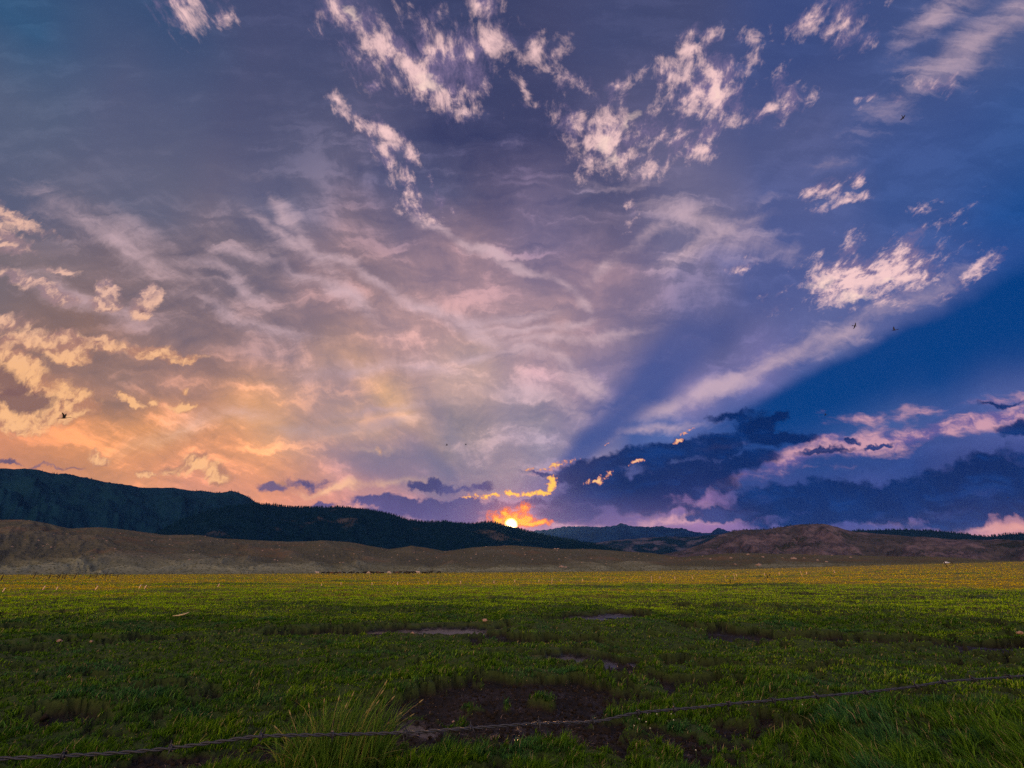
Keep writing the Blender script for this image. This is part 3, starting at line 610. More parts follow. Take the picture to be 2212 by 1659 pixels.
backf_r = ridge('mountain', [(1700,1200),(1780,1168),(1826,1149),(1856,1145.5),(1906,1145),(1956,1144),(2006,1146.5),(2056,1150),(2106,1156.5),(2136,1160),(2156,1158),(2181,1154),(2212,1153),(2600,1150),(3200,1150)], 5000, 6300, 40, m_forest, gul=0.06, gfreq=6, seed=14, rough_e=0.0006)
# ------------------------------------------------------------------ grass
def leafmat(name, fn, trans=0.35, rough=0.55):
    m, t, b, out = material(name)
    col = fn(t, attr(t, 'rnd'), attr(t, 'tip'), attr(t, 'dry'), X(t, t.new('ShaderNodeNewGeometry').outputs['Position']))
    t.put(b.inputs['Base Color'], col); b.inputs['Roughness'].default_value = rough; b.inputs['Specular IOR Level'].default_value = 0.12
    tr = t.new('ShaderNodeBsdfTranslucent'); t.put(tr.inputs[0], col)
    mx = t.new('ShaderNodeMixShader'); mx.inputs[0].default_value = trans
    t.l.new(b.outputs[0], mx.inputs[1]); t.l.new(tr.outputs[0], mx.inputs[2]); t.l.new(mx.outputs[0], out.inputs[0])
    return m
def gcolor(t, rnd, tip, dry, pos):
    n = t.noise(t.mapping(pos, sca=(0.55, 0.8, 1)), 1.0, 4, 0.6); n2 = t.noise(t.mapping(pos, sca=(0.05, 0.11, 1)), 1.0, 4, 0.6)
    g1 = t.mix(rnd, (0.009, 0.056, 0.003), (0.125, 0.265, 0.010)); g2 = t.mix(rnd, (0.008, 0.052, 0.018), (0.060, 0.205, 0.062))
    g = t.mix(t.ss(n, 0.50, 0.62)*0.85, g1, g2)
    mid = t.mix(rnd, (0.15, 0.36, 0.004), (0.44, 0.68, 0.008)); yl = t.mix(rnd, (0.52, 0.46, 0.005), (0.92, 0.66, 0.010))
    d = dry + (n2-0.5)*0.5 + (rnd-0.5)*0.22
    c = t.mix(t.ss(d, 0.10, 0.45), g, mid); c = t.mix(t.ss(d, 0.50, 0.95), c, yl)
    straw = t.ss(rnd, 0.945, 0.96)
    c = t.mix(straw*0.8, c, (0.36, 0.26, 0.14))
    return t.mix(t.ss(tip, 0.0, 0.5), t.blend('MULTIPLY', 1.0, c, (0.30, 0.28, 0.24)), c)  # blade foot darkened in colour for the shade between blades
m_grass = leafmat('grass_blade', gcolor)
def blades(x, y, z, h, w, lean, ldir, rnd, dry, segs):
    n = len(x); f = rng.uniform(0, math.pi, n); cx, cy = np.cos(f)*w/2, np.sin(f)*w/2
    lx, ly = np.cos(ldir)*lean*h, np.sin(ldir)*lean*h
    B = np.stack([x, y, z], -1); W = np.stack([cx, cy, 0*cx], -1)
    if segs == 1:
        tip = B + np.stack([lx, ly, h], -1)
        v = np.stack([B-W, B+W, tip], 1).reshape(-1, 3); fa = np.arange(n*3).reshape(n, 3); tp = np.tile([0, 0, 1.0], n); k = 3
    else:
        rows = [B-W, B+W]; tpv = [0, 0]
        for s in range(1, segs):
            q = s/segs; P = B + np.stack([lx*q**1.9, ly*q**1.9, h*q*(1-0.18*q*lean)], -1); ww = W*(1-0.45*q)
            rows += [P-ww, P+ww]; tpv += [q, q]
        rows.append(B + np.stack([lx, ly, h*(1-0.30*lean)], -1)); tpv.append(1)
        k = 2*segs+1; v = np.stack(rows, 1).reshape(-1, 3); tp = np.tile(tpv, n)
        fl = []
        for s in range(segs-1): a = 2*s; fl += [(a, a+1, a+3), (a, a+3, a+2)]
        fl.append((2*segs-2, 2*segs-1, 2*segs))
        fa = (np.arange(n)[:, None, None]*k + np.array(fl)[None]).reshape(-1, 3)
    return v, fa, dict(rnd=np.repeat(rnd, k), tip=tp, dry=np.repeat(dry, k))
def scatter(n, r0, r1, amax=0.93, p=1.0):
    uq = rng.uniform(0, 1, n); k = -1.0*p
    r = (r0**k + uq*(r1**k - r0**k))**(1/k) if p else r0*(r1/r0)**uq
    a = rng.uniform(-amax, amax, n); return r*np.sin(a), r*np.cos(a), r, a
def grow(n, r0, r1, segs, p):
    x, y, r, a = scatter(n, r0, r1, p=p)
    # gather into tufts
    tx = 0.05*pnoise(x*9, y*9, 51); ty = 0.05*pnoise(x*9+9, y*9, 52); x = x+tx*(r < 30); y = y+ty*(r < 30)
    z, mud, pool = ground_fields(x, y)
    tuft = fbm(x*1.1, y*1.1, 3, 61); fine = fbm(x*4.5, y*4.5, 3, 62)
    keep = (rng.uniform(0, 1, n) > mud*1.02 + 0.75*(r < 40)*sstep(fine, -0.15, -0.6)) & (pool < -0.75)
    h = (0.026 + 0.075*sstep(tuft, -0.4, 0.7) + 0.075*sstep(fine, -0.1, 0.7))*rng.uniform(0.55, 1.35, n)
    rough_corner = sstep(x - 0.30*(y-5.0), 1.6, 3.4)*sstep(y, 8.5, 5.5)
    h = h*(1 + 0.9*rough_corner)
    h = h*(1 - 0.25*sstep(r, 8, 12))*(1 + np.clip((r-25)/110, 0, 2.0)); h = h*(1 - 0.45*np.clip(mud*2, 0, 1))
    w = np.maximum(0.0042 + 0.003*rng.uniform(0, 1, n), r*0.00135*rng.uniform(0.7, 1.4, n))
    lean = rng.uniform(0.15, 0.85, n); ldir = rng.normal(-0.5, 1.1, n)
    lean = np.where(rng.uniform(0, 1, n) < rough_corner, rng.uniform(0.2, 1.0, n), lean); ldir = np.where(rough_corner > 0.5, rng.normal(2.2, 1.0, n), ldir)
    rnd = rng.uniform(0, 1, n); dry = dryness(x, y)
    k = keep
    return blades(x[k], y[k], z[k]-0.004, h[k], w[k], lean[k], ldir[k], rnd[k], dry[k], segs)
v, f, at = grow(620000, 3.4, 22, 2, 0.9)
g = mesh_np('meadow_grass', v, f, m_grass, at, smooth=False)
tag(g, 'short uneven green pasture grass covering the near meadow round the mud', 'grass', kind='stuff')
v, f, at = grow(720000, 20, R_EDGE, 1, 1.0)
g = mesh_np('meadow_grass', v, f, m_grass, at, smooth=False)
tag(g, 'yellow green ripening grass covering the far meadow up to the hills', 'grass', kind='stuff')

# dead straws and clods on the trampled mud
def straws(n):
    x, y, r, a = scatter(n*14, 4.2, 16, p=0.9); z, mud, pool = ground_fields(x, y); k = np.nonzero((mud > 0.6) & (pool < -0.2))[0][:n]
    x, y, z = x[k], y[k], z[k]; n = len(k); L = rng.uniform(0.02, 0.09, n)
    return blades(x, y, z+0.004, L*rng.uniform(0.1, 0.8, n), rng.uniform(0.002, 0.005, n), 1.0+rng.uniform(0, 4, n), rng.uniform(0, 6.28, n), rng.uniform(0, 1, n), x*0, 2)
m_straw = leafmat('dead_straw', lambda t, rnd, tip, dry, pos: t.mix(rnd, (0.10, 0.06, 0.035), (0.46, 0.30, 0.20)), 0.1)
v, f, at = straws(3000)
tag(mesh_np('straw_litter', v, f, m_straw, at, smooth=False), 'thin dead straws lying over the dark trampled mud', 'straw', kind='stuff')
m_clod = plain('mud_clod', (0.015, 0.010, 0.006), 0.85, var=0.6, scale=60, bump=0.4)
ico = []
bm = bmesh.new(); bmesh.ops.create_icosphere(bm, subdivisions=1, radius=1.0)
IV = np.array([v.co[:] for v in bm.verts]); IF = np.array([[v.index for v in fc.verts] for fc in bm.faces]); bm.free()
def lumps(x, y, z, s, flat, amp, seed=0):
    n = len(x); J = 1 + amp*rng.normal(0, 1, (n, len(IV), 1)); V = IV[None]*J*s[:, None, None]*np.array([1, 1, flat])
    a = rng.uniform(0, 6.28, n)[:, None]; c, sn = np.cos(a), np.sin(a)
    V = np.stack([V[..., 0]*c-V[..., 1]*sn, V[..., 0]*sn+V[..., 1]*c, V[..., 2]], -1) + np.stack([x, y, z], -1)[:, None]
    return V.reshape(-1, 3), (np.arange(n)[:, None, None]*len(IV)+IF[None]).reshape(-1, 3)
x, y, r, a = scatter(90000, 4.0, 18, p=0.9); z, mud, pool = ground_fields(x, y); k = np.nonzero((mud > 0.55) & (pool < -0.1))[0][:9000]
v, f = lumps(x[k], y[k], z[k]+0.002, rng.gamma(2.2, 0.006, len(k))+0.004, 0.7, 0.22)
tag(mesh_np('mud_clods', v, f, m_clod, smooth=False), 'dark crumbly clods kicked up all over the trampled mud', 'mud clods', kind='stuff')

# ---- the tall sedge clump by the wire
def seed_head(x, y, z, lx, ly, L): pass
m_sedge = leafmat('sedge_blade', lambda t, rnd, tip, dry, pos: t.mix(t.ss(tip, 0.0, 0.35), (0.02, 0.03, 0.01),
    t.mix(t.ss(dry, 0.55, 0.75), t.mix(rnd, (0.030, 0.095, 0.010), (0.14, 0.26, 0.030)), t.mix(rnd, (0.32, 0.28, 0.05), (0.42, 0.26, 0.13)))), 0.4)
n = 900
cbase = Vector((*g0(715, 1672), 0)); gz0 = float(ground_fields(np.array([cbase.x]), np.array([cbase.y]))[0][0])
ang_ = rng.uniform(0, 6.283, n); rr_ = np.sqrt(rng.uniform(0, 1, n))
bx = cbase.x + rr_*np.cos(ang_)*0.50; by = cbase.y + rr_*np.sin(ang_)*0.30
hgt = rng.uniform(0.28, 0.74, n)*(1.05-0.35*rr_)*(1+0.22*np.clip((bx-cbase.x)/0.5, -1, 1))
out_a = np.where(rng.uniform(0, 1, n) < 0.62, rng.normal(0.25, 0.5, n), ang_); ln = rng.uniform(0.12, 0.55, n) + 0.45*(rng.uniform(0, 1, n) < 0.22)
v, f, at = blades(bx, by, np.full(n, gz0-0.02), hgt, rng.uniform(0.006, 0.013, n), ln, out_a, rng.uniform(0, 1, n), rng.uniform(0, 1, n)*0.70, 5)
clump = empty('sedge_clump', (cbase.x, cbase.y, gz0))
tag(clump, 'tall yellow green sedge clump leaning right behind the barbed wire', 'grass clump')
v = v - np.array([cbase.x, cbase.y, gz0]); mesh_np('leaves', v, f, m_sedge, at, smooth=False, parent=clump)
n = 46                                                          # skirt of long blades bowed to the ground
ang_ = rng.uniform(math.pi*0.75, math.pi*2.25, n)
v, f, at = blades(cbase.x+0.35*np.cos(ang_), cbase.y+0.22*np.sin(ang_), np.full(n, gz0), rng.uniform(0.16, 0.30, n), rng.uniform(0.006, 0.010, n), rng.uniform(1.2, 2.1, n), ang_, rng.uniform(0.4, 1, n), rng.uniform(0, 0.8, n), 6)
v = v - np.array([cbase.x, cbase.y, gz0]); mesh_np('bowed_leaves', v, f, m_sedge, at, smooth=False, parent=clump)
m_seed = plain('seed_head', (0.30, 0.23, 0.09), 0.8, var=0.35, scale=200)
SH = [(830,1480),(822,1500),(845,1512),(760,1505),(700,1520),(668,1530),(812,1522),(860,1545),(628,1545),(905,1518),(885,1548),(745,1530),(600,1575),(835,1565),(790,1540),(730,1515)]
for i, (px, py) in enumerate(SH):
    bm = bmesh.new(); d = pdir(px, py); s = math.hypot(cbase.x, cbase.y)/math.hypot(d[0], d[1])
    top = Vector((d[0]*s, d[1]*s, CAM_H+d[2]*s)) - clump.location
    base = Vector((top.x*0.35, random.uniform(-.12, .12), 0.0)); mid = base.lerp(top, 0.6) + Vector((-0.04, 0, 0.05))
    path = [base*(1-q)**2 + mid*2*q*(1-q) + top*q*q for q in np.linspace(0, 1, 9)]
    def tube(bm, path, rad):
        rings = []
        for j, p in enumerate(path):
            dr = (path[min(j+1, len(path)-1)]-path[max(j-1, 0)]).normalized(); s1 = dr.orthogonal().normalized(); s2 = dr.cross(s1)
            rings.append([bm.verts.new(p + (s1*math.cos(k*1.2566)+s2*math.sin(k*1.2566))*rad[j]) for k in range(5)])
        for r1, r2 in zip(rings[:-1], rings[1:]):
            for k in range(5): bm.faces.new((r1[k], r1[(k+1) % 5], r2[(k+1) % 5], r2[k]))
    rad = [0.0018]*7 + [0.0016, 0.001]
    tube(bm, path, rad)
    dr = (path[-1]-path[-3]).normalized(); hp = [path[-1] + dr*q for q in (0, .008, .02, .035, .05)]
    tube(bm, hp, [0.0012, 0.0045, 0.006, 0.004, 0.0008])
    me = bpy.data.meshes.new('seed_stalk'); bm.to_mesh(me); bm.free(); me.materials.append(m_seed)
    o = bpy.data.objects.new('seed_stalk', me); SC.collection.objects.link(o); o.parent = clump

# ------------------------------------------------------------------ conifers on the ridges
def conifer_np(tiers=3, sides=6):
    V = []; F = []
    for i in range(tiers):
        z0 = 0.10 + 0.82*i/tiers; z1 = min(1.0, z0 + 1.25/tiers); r = 0.20*(1-0.72*i/tiers); b = len(V)
        for k in range(sides):
            a = 2*math.pi*(k+0.5*i)/sides; q = r*(1+0.25*((k*7+i*3) % 3-1)); V.append((q*math.cos(a), q*math.sin(a), z0-0.03*((k+i) % 2)))
        V.append((0, 0, z1)); F += [(b+k, b+(k+1) % sides, b+sides) for k in range(sides)]
    return np.array(V), np.array(F)
CV, CF = conifer_np()
m_pine = plain('hazed_pine_needles', (0.004, 0.022, 0.044), 0.95, var=0.7, scale=0.08, spec=0.0)  # needle colour blued to carry the haze of distance
def forest(name, label, lists):
    P = np.concatenate([l[0] for l in lists]); S = np.concatenate([l[1] for l in lists]); n = len(P); a = rng.uniform(0, 6.28, n)[:, None]
    V = np.repeat(CV[None], n, 0)*S[:, None, None]; V[..., :2] *= rng.uniform(0.7, 1.25, n)[:, None, None]; c, s = np.cos(a), np.sin(a)
    V = np.stack([V[..., 0]*c-V[..., 1]*s, V[..., 0]*s+V[..., 1]*c, V[..., 2]], -1) + P[:, None]
    tag(mesh_np(name, V.reshape(-1, 3), (np.arange(n)[:, None, None]*len(CV)+CF[None]).reshape(-1, 3), m_pine, smooth=False), label, 'forest', kind='stuff')
def onridge(R, n, t0=0.0, t1=1.0, a0=None, a1=None, cond=None, s=(7, 12)):
    i = rng.uniform(t0, t1, n)*(R['n']-1); lo = 0 if a0 is None else np.searchsorted(R['az'], a0); hi = len(R['az'])-2 if a1 is None else min(np.searchsorted(R['az'], a1), len(R['az'])-2)
    j = rng.uniform(lo, hi, n); i0 = np.minimum(i.astype(int), R['n']-1); j0 = j.astype(int); fj = j-j0
    L = lambda q: q[i0, j0]*(1-fj)+q[i0, j0+1]*fj
    P = np.stack([L(R['x']), L(R['y']), L(R['z'])-0.4], -1); S = rng.uniform(*s, n)
    if cond is not None: k = cond(P, R['g'][i0, j0]); P, S = P[k], S[k]
    return P, S
def azp(px): return float(prof([(px, 1150)])[0][0])
patch = lambda sc, th, sd: (lambda P, g: fbm(P[:, 0]*sc, P[:, 1]*sc, 3, sd) > th)
forest('pine_forest', 'dark pine forest covering the ridge the sun is setting behind', [onridge(forest_r, 9000, s=(8, 14)), onridge(forest_r, 750, 0.985, 1.0, s=(6, 12)), onridge(forest_r, 260, 0.99, 1.0, s=(10, 17), cond=patch(0.006, 0.1, 5))])
forest('pine_forest', 'dark woods in the folds of the big mountain at left', [onridge(left_r, 5000, cond=patch(0.0012, 0.05, 3), s=(10, 18)), onridge(left_r, 420, 0.985, 1.0, a0=azp(150), cond=patch(0.004, -0.1, 9), s=(8, 15))])
forest('pine_forest', 'dark pine belt along the far ridge at right', [onridge(backf_r, 3600, 0.3, 1.0, s=(12, 20)), onridge(backf_r, 650, 0.985, 1.0, s=(12, 26))])
forest('pine_forest', 'scattered pines on the spurs left of the bare brown hill', [onridge(mid_r, 2200, 0.2, 1.0, cond=patch(0.002, -0.05, 4), s=(12, 22)), onridge(brown_r, 130, 0.96, 1.0, a0=azp(1580), a1=azp(1712), s=(8, 16)), onridge(brown_r, 1500, 0.05, 0.95, cond=lambda P, g: (fbm(P[:, 0]*0.002, P[:, 1]*0.002, 3, 12) > 0.25), s=(6, 11)), onridge(brown_r, 120, 0.97, 1.0, a0=azp(1800), s=(6, 10))])

# single pines one can tell apart on the skylines
def make_pine():
    t_ = empty('pine_tree', (0, 0, 0)); V = []; F = []
    for i in range(9):
        z0 = 0.12+0.088*i; r = 0.21*(1-i/9.6)*(1+0.15*math.sin(i*2.3)); b = len(V); S = 11
        for k in range(S):
            a = 2*math.pi*(k+0.37*i)/S; q = r*(0.55 if k % 2 else 1.1)*(1+0.2*math.sin(k*5+i)); V.append((q*math.cos(a), q*math.sin(a), z0-0.035*(k % 2 == 0)))
        V.append((0.01*math.sin(i), 0, z0+0.15)); F += [(b+k, b+(k+1) % S, b+S) for k in range(S)]
    mesh_np('crown', np.array(V), np.array(F), m_pine, smooth=False, parent=t_)
    V = []; F = []
    for i, (z, r) in enumerate([(0, 0.022), (0.3, 0.017), (0.7, 0.010), (0.97, 0.003)]):
        for k in range(7): V.append((r*math.cos(k*0.8976), r*math.sin(k*0.8976), z))
        if i: F += [((i-1)*7+k, (i-1)*7+(k+1) % 7, i*7+(k+1) % 7, i*7+k) for k in range(7)]
    mesh_np('trunk', np.array(V), np.array(F), plain('pine_bark', (0.06, 0.04, 0.03), 0.9), parent=t_)
    return t_
pine0 = make_pine(); first = True
def on_ridge(R, px, py):
    d = pdir(px, py); a = math.atan2(d[0], d[1]); e = d[2]/math.hypot(d[0], d[1]); j = int(np.clip(np.searchsorted(R['az'], a), 1, len(R['az'])-2))
    x, y, z = R['x'][:R['n'], j], R['y'][:R['n'], j], R['z'][:R['n'], j]; r = np.hypot(x, y); el_ = (z-CAM_H)/r
    k = np.nonzero(el_ >= e)[0]; k = int(k[0]) if len(k) else R['n']-1
    return Vector((r[k]*math.sin(a), r[k]*math.cos(a), z[k]))
PIN = [(brown_r,1747,1131,20,'tallest dark pine on the very top of the bare brown hill',None),(brown_r,1753,1131,16,'pine just right of the tallest one on top of the brown hill',None),(brown_r,1742,1132,12,'small pine just left of the tallest one on the brown hilltop',None),(brown_r,1764,1132,10,'low lone pine on the brown hilltop right of the small group',None)]
for px in (1620,1634,1649,1662,1671,1683,1694): PIN.append((brown_r,px,1142,random.uniform(13,19),'dark pine in the loose row on the brown hill shoulder left of its summit','pines on the brown hill shoulder'))
for px in (1012,1022,1031,1040,1048,1055,1063,1070): PIN.append((forest_r,px,1130,random.uniform(13,18),'dark pine standing up from the wooded ridge just left of the setting sun','skyline pines left of the sun'))
for px in (1133,1148,1167,1185): PIN.append((forest_r,px,1150,random.uniform(11,15),'dark pine on the wooded ridge sloping down right of the setting sun','skyline pines right of the sun'))
for R_, px, py, s, lab, grp in PIN:
    o = pine0 if first else copy_tree(pine0); first = False
    p = on_ridge(R_, px, py-8); o.location = p - Vector((0, 0, 0.5)); o.scale = (s, s, s); o.rotation_euler = (0, 0, random.uniform(0, 6))
    for kk in ('group',):
        if kk in o.keys(): del o[kk]
    tag(o, lab, 'tree', grp)

# ---- sagebrush and boulders on the hills
m_sage = plain('sagebrush', (0.085, 0.088, 0.055), 0.95, var=0.6, scale=0.15, spec=0.0)
P, S = onridge(foothill, 30000, 0.0, 0.97, s=(0.3, 0.8))
v, f = lumps(P[:, 0], P[:, 1], P[:, 2]+0.4, S, 0.75, 0.18)
tag(mesh_np('sagebrush', v, f, m_sage, smooth=False), 'grey green sagebrush dotting the low hills beyond the meadow', 'sagebrush', kind='stuff')
m_rock = plain('granite', (0.30, 0.215, 0.17), 0.9, var=0.25, scale=1.2, bump=0.5)
rocks = []
for k in range(4):
    bm = bmesh.new(); bmesh.ops.create_icosphere(bm, subdivisions=3, radius=1.0); sd_ = Vector((k*7.1, k*3.3, 0))
    from mathutils import noise as mn
    for v_ in bm.verts:
        q = mn.noise(v_.co*1.1+sd_)*0.45 + mn.noise(v_.co*2.7+sd_)*0.2; v_.co *= 1+q; v_.co.z *= 0.7; v_.co.x *= 1.25
    me = bpy.data.meshes.new('boulder'); bm.to_mesh(me); bm.free(); me.materials.append(m_rock); rocks.append(me)
def rock(name, loc, s, lab, cat, grp=None, k=0):
    o = bpy.data.objects.new(name, rocks[k % 4]); SC.collection.objects.link(o); o.location = loc; o.scale = (s, s, s); o.rotation_euler = (0, 0, random.uniform(0, 6)); tag(o, lab, cat, grp); return o
BO = [(1579,1206,1.5),(1615,1198,2.0),(1648,1205,2.0),(1715,1207.5,3.0),(1737,1206,1.4),(1766,1211,1.6),(1785,1214,1.6),(1838,1205,1.4),(1797,1200,1.3),(1761,1197,1.3),(1639,1222,2.6),(1588,1220,1.6),(1199,1181,2.0),(1205,1184,2.2),(1214,1226,2.6),(1222,1226,1.6),(1535,1209,1.6),(1518,1202,1.5),(1050,1178,1.4),(1028,1200,1.3),(1129,1186,1.5),(1690,1206,1.3)]
ORD = ['first','second','third','fourth','fifth','sixth','seventh','eighth','ninth','tenth','eleventh','twelfth','thirteenth','fourteenth','fifteenth','sixteenth','seventeenth','eighteenth','nineteenth','twentieth','twenty first','twenty second','twenty third','twenty fourth','twenty fifth','twenty sixth','twenty seventh','twenty eighth','twenty ninth','thirtieth']
BO.sort()
for ib, (px, py, s) in enumerate(BO): rock('boulder', on_ridge(foothill, px, py), s, f'{"large" if s >= 2 else "small"} pale boulder in the sagebrush of the right low hill, {ORD[ib]} from the left', 'boulder', 'boulders on the right hills', random.randint(0, 3))
for i in range(150):
    px = random.uniform(20, 1500); a_, e_ = prof([(px, 1150)]); top = 1232.4 - 0
    yb = np.interp(px, [p[0] for p in FOOT], [p[1] for p in FOOT]); py = yb + (1232-yb)*random.random()**1.3*0.75
    rock('boulder', on_ridge(foothill, px, py), random.uniform(0.5, 1.1), 'small pale rock scattered on the brown scrub hillside', 'boulder', 'small rocks on the brown hills', random.randint(0, 3))
# ------------------------------------------------------------------ barbed wire in front of the viewer
WP = [(-420,1652),(-200,1648),(0,1639),(137,1632.6),(260,1626),(369,1616),(478,1601.5),(564,1590.5),(718,1587),(876,1582.5),(1016,1573),(1160,1563),(1282,1559),(1337,1548),(1378,1540),(1457,1532.5),(1512,1528),(1574,1521),(1676,1512.5),(1765,1504.7),(1867,1495.5),(1969,1484),(2044,1472),(2106,1468),(2212,1460),(2500,1436),(2900,1405)]
def wdep(px): return float(np.interp(px, [-400, 0, 1106, 2212, 2900], [0.66, 0.72, 0.92, 1.22, 1.40]))
wp3 = [Vector(pdir(px, py)*wdep(px)) + Vector((0, 0, CAM_H)) for px, py in WP]
post_l = wp3[0] + Vector((-2.2, -0.15, 0.02)); post_r = wp3[-1] + Vector((1.6, 0.25, 0.12))
ctrl = [post_l] + wp3 + [post_r]
def catmull(pts, step):
    out = []
    for i in range(len(pts)-1):
        p0 = pts[max(i-1, 0)]; p1 = pts[i]; p2 = pts[i+1]; p3 = pts[min(i+2, len(pts)-1)]; n = max(2, int((p2-p1).length/step))
        for k in range(n):
            t_ = k/n; out.append(0.5*((2*p1) + (p2-p0)*t_ + (2*p0-5*p1+4*p2-p3)*t_*t_ + (3*p1-p0-3*p2+p3)*t_**3))
    out.append(pts[-1]); return out
path = catmull(ctrl, 0.0035)
m_wire = plain('galvanised_wire', (0.026, 0.030, 0.042), 0.5, metal=0.2, var=0.35, scale=160, bump=0.15, spec=0.5)
fence = empty('barbed_wire_fence', (post_l.x, post_l.y, 0.0)); tag(fence, 'twisted grey barbed wire stretched across the foreground, rising to the right', 'wire fence')
def ftube(bm, pts, rad, n=6, cap=True):
    rings = []; up = None
    for j, p in enumerate(pts):
        dr = (pts[min(j+1, len(pts)-1)]-pts[max(j-1, 0)]).normalized()
        up = dr.orthogonal().normalized() if up is None else (up - dr*up.dot(dr)).normalized()
        s2 = dr.cross(up); r = rad[j] if hasattr(rad, '__len__') else rad
        rings.append([bm.verts.new(p + (up*math.cos(2*math.pi*k/n)+s2*math.sin(2*math.pi*k/n))*r) for k in range(n)])
    for r1, r2 in zip(rings[:-1], rings[1:]):
        for k in range(n): bm.faces.new((r1[k], r1[(k+1) % n], r2[(k+1) % n], r2[k]))
    if cap: bm.faces.new(rings[0][::-1]); bm.faces.new(rings[-1])
def bobj(name, bm, mat, parent=None, smooth=True, origin=None):
    me = bpy.data.meshes.new(name)
    if origin is not None: bmesh.ops.translate(bm, verts=bm.verts, vec=-Vector(origin))
    bm.to_mesh(me); bm.free(); me.materials.append(mat)
    if smooth: me.polygons.foreach_set('use_smooth', [True]*len(me.polygons))
    o = bpy.data.objects.new(name, me); SC.collection.objects.link(o)
    if parent: o.parent = parent
    return o
FO = fence.location.copy()
cum = 0; s1 = []; s2_ = []
for j, p in enumerate(path):
    if j: cum += (path[j]-path[j-1]).length
    dr = (path[min(j+1, len(path)-1)]-path[max(j-1, 0)]).normalized(); u_ = Vector((0, 0, 1)); u_ = (u_-dr*u_.dot(dr)).normalized(); w_ = dr.cross(u_)
    ph = cum/0.042*2*math.pi; q = (u_*math.cos(ph)+w_*math.sin(ph))*0.00150
    s1.append(p+q); s2_.append(p-q)
for s in (s1, s2_):
    bm = bmesh.new(); ftube(bm, s, 0.00145, 7); bobj('wire_strand', bm, m_wire, fence, origin=FO)
BARB = [-150,137,369,564,718,874,1016,1163,1281,1378,1459,1574,1670,1765,1870,1979,2037,2102,2183,2300]
for i, px in enumerate(BARB):
    py = np.interp(px, [w[0] for w in WP], [w[1] for w in WP]); c = Vector(pdir(px, py)*wdep(px)) + Vector((0, 0, CAM_H))
    j = min(range(0, len(path)), key=lambda q: (path[q]-c).length_squared); c = path[j]; dr = (path[min(j+2, len(path)-1)]-path[j-2]).normalized()
    u_ = Vector((0, 0, 1)); u_ = (u_-dr*u_.dot(dr)).normalized(); w_ = dr.cross(u_); bm = bmesh.new(); rot0 = random.uniform(0, 6.28)
    for sgn in (1, -1):
        pts = []; R0 = 0.0042
        for k in range(22):
            a = rot0 + sgn*k/21*2*math.pi*1.35; pts.append(c + dr*(sgn*0.0015*(k/21*2-0.4)) + (u_*math.cos(a)+w_*math.sin(a))*R0)
        tv = (u_*math.cos(a+sgn*1.4)+w_*math.sin(a+sgn*1.4)) + dr*random.uniform(-.3, .3); tv.normalize(); pts += [pts[-1]+tv*0.004, pts[-1]+tv*0.0115]
        tv0 = (u_*math.cos(rot0-sgn*1.4)+w_*math.sin(rot0-sgn*1.4)) + dr*random.uniform(-.3, .3); tv0.normalize(); pts = [pts[0]+tv0*0.0115, pts[0]+tv0*0.004] + pts
        ftube(bm, pts, [0.0003, 0.0010] + [0.00105]*(len(pts)-4) + [0.0010, 0.0003], 6)
    bobj('barb', bm, m_wire, fence, origin=FO)
m_post = plain('weathered_post', (0.16, 0.12, 0.09), 0.9, var=0.4, scale=14, bump=0.5)
for p in (post_l, post_r):
    bm = bmesh.new(); ftube(bm, [Vector((p.x, p.y+0.062, z)) for z in (-0.6, 0.0, 0.5, 1.0, 1.55, 1.58)], [0.062, 0.062, 0.059, 0.057, 0.055, 0.045], 12); bobj('fence_post', bm, m_post, fence, origin=FO)

# ------------------------------------------------------------------ old post and rail fence far off at the left
m_dark = plain('dark_old_timber', (0.035, 0.026, 0.022), 0.95, var=0.4, scale=5)
FP = [(1.5,1246.3,1253),(70.5,1241.2,1251.5),(104.5,1244,1250.8),(122.5,1244,1250.3),(125.5,1243.5,1250.5),(132.6,1245,1250),(138.5,1242,1250),(160,1242,1250),(192,1243.4,1249),(206.5,1242,1248.2),(220,1243,1248.2),(226.5,1237.8,1248.2),(235,1241.6,1248),(252.7,1243,1248),(317,1242,1245)]
hf_ = [(hit(px+0.4, y1), (y1-y0)) for px, y0, y1 in FP]
of = empty('rail_fence', hf_[4][0]); tag(of, 'run of dark leaning timber posts with sagging rails at the far left of the meadow', 'fence')
tops = []
for i, (p, hp) in enumerate(hf_):
    r = math.hypot(p.x, p.y); h = hp/1106*r*1.03; bm = bmesh.new(); lean = Vector((h*0.22, 0, h)); w = 0.10 if i != 11 else 0.08
    ftube(bm, [p+Vector((0, 0, -0.3)), p, p+lean*0.5, p+lean, p+lean*1.01], [w, w, w*.95, w*.9, w*.6], 7); bobj('fence_post', bm, m_dark, of, origin=of.location); tops.append((p, lean))
for i in (1, 2, 5, 6, 8, 10, 12):
    (p, l), (q, m_) = tops[i], tops[i+1]
    for fr in (0.35, 0.72) if i in (8, 5) else (0.6,):
        bm = bmesh.new(); ftube(bm, [p+l*fr, (p+l*fr).lerp(q+m_*(fr-.05), .5)+Vector((0, 0, -.06)), q+m_*(fr-.05)], 0.05, 6); bobj('rail', bm, m_dark, of, origin=of.location)

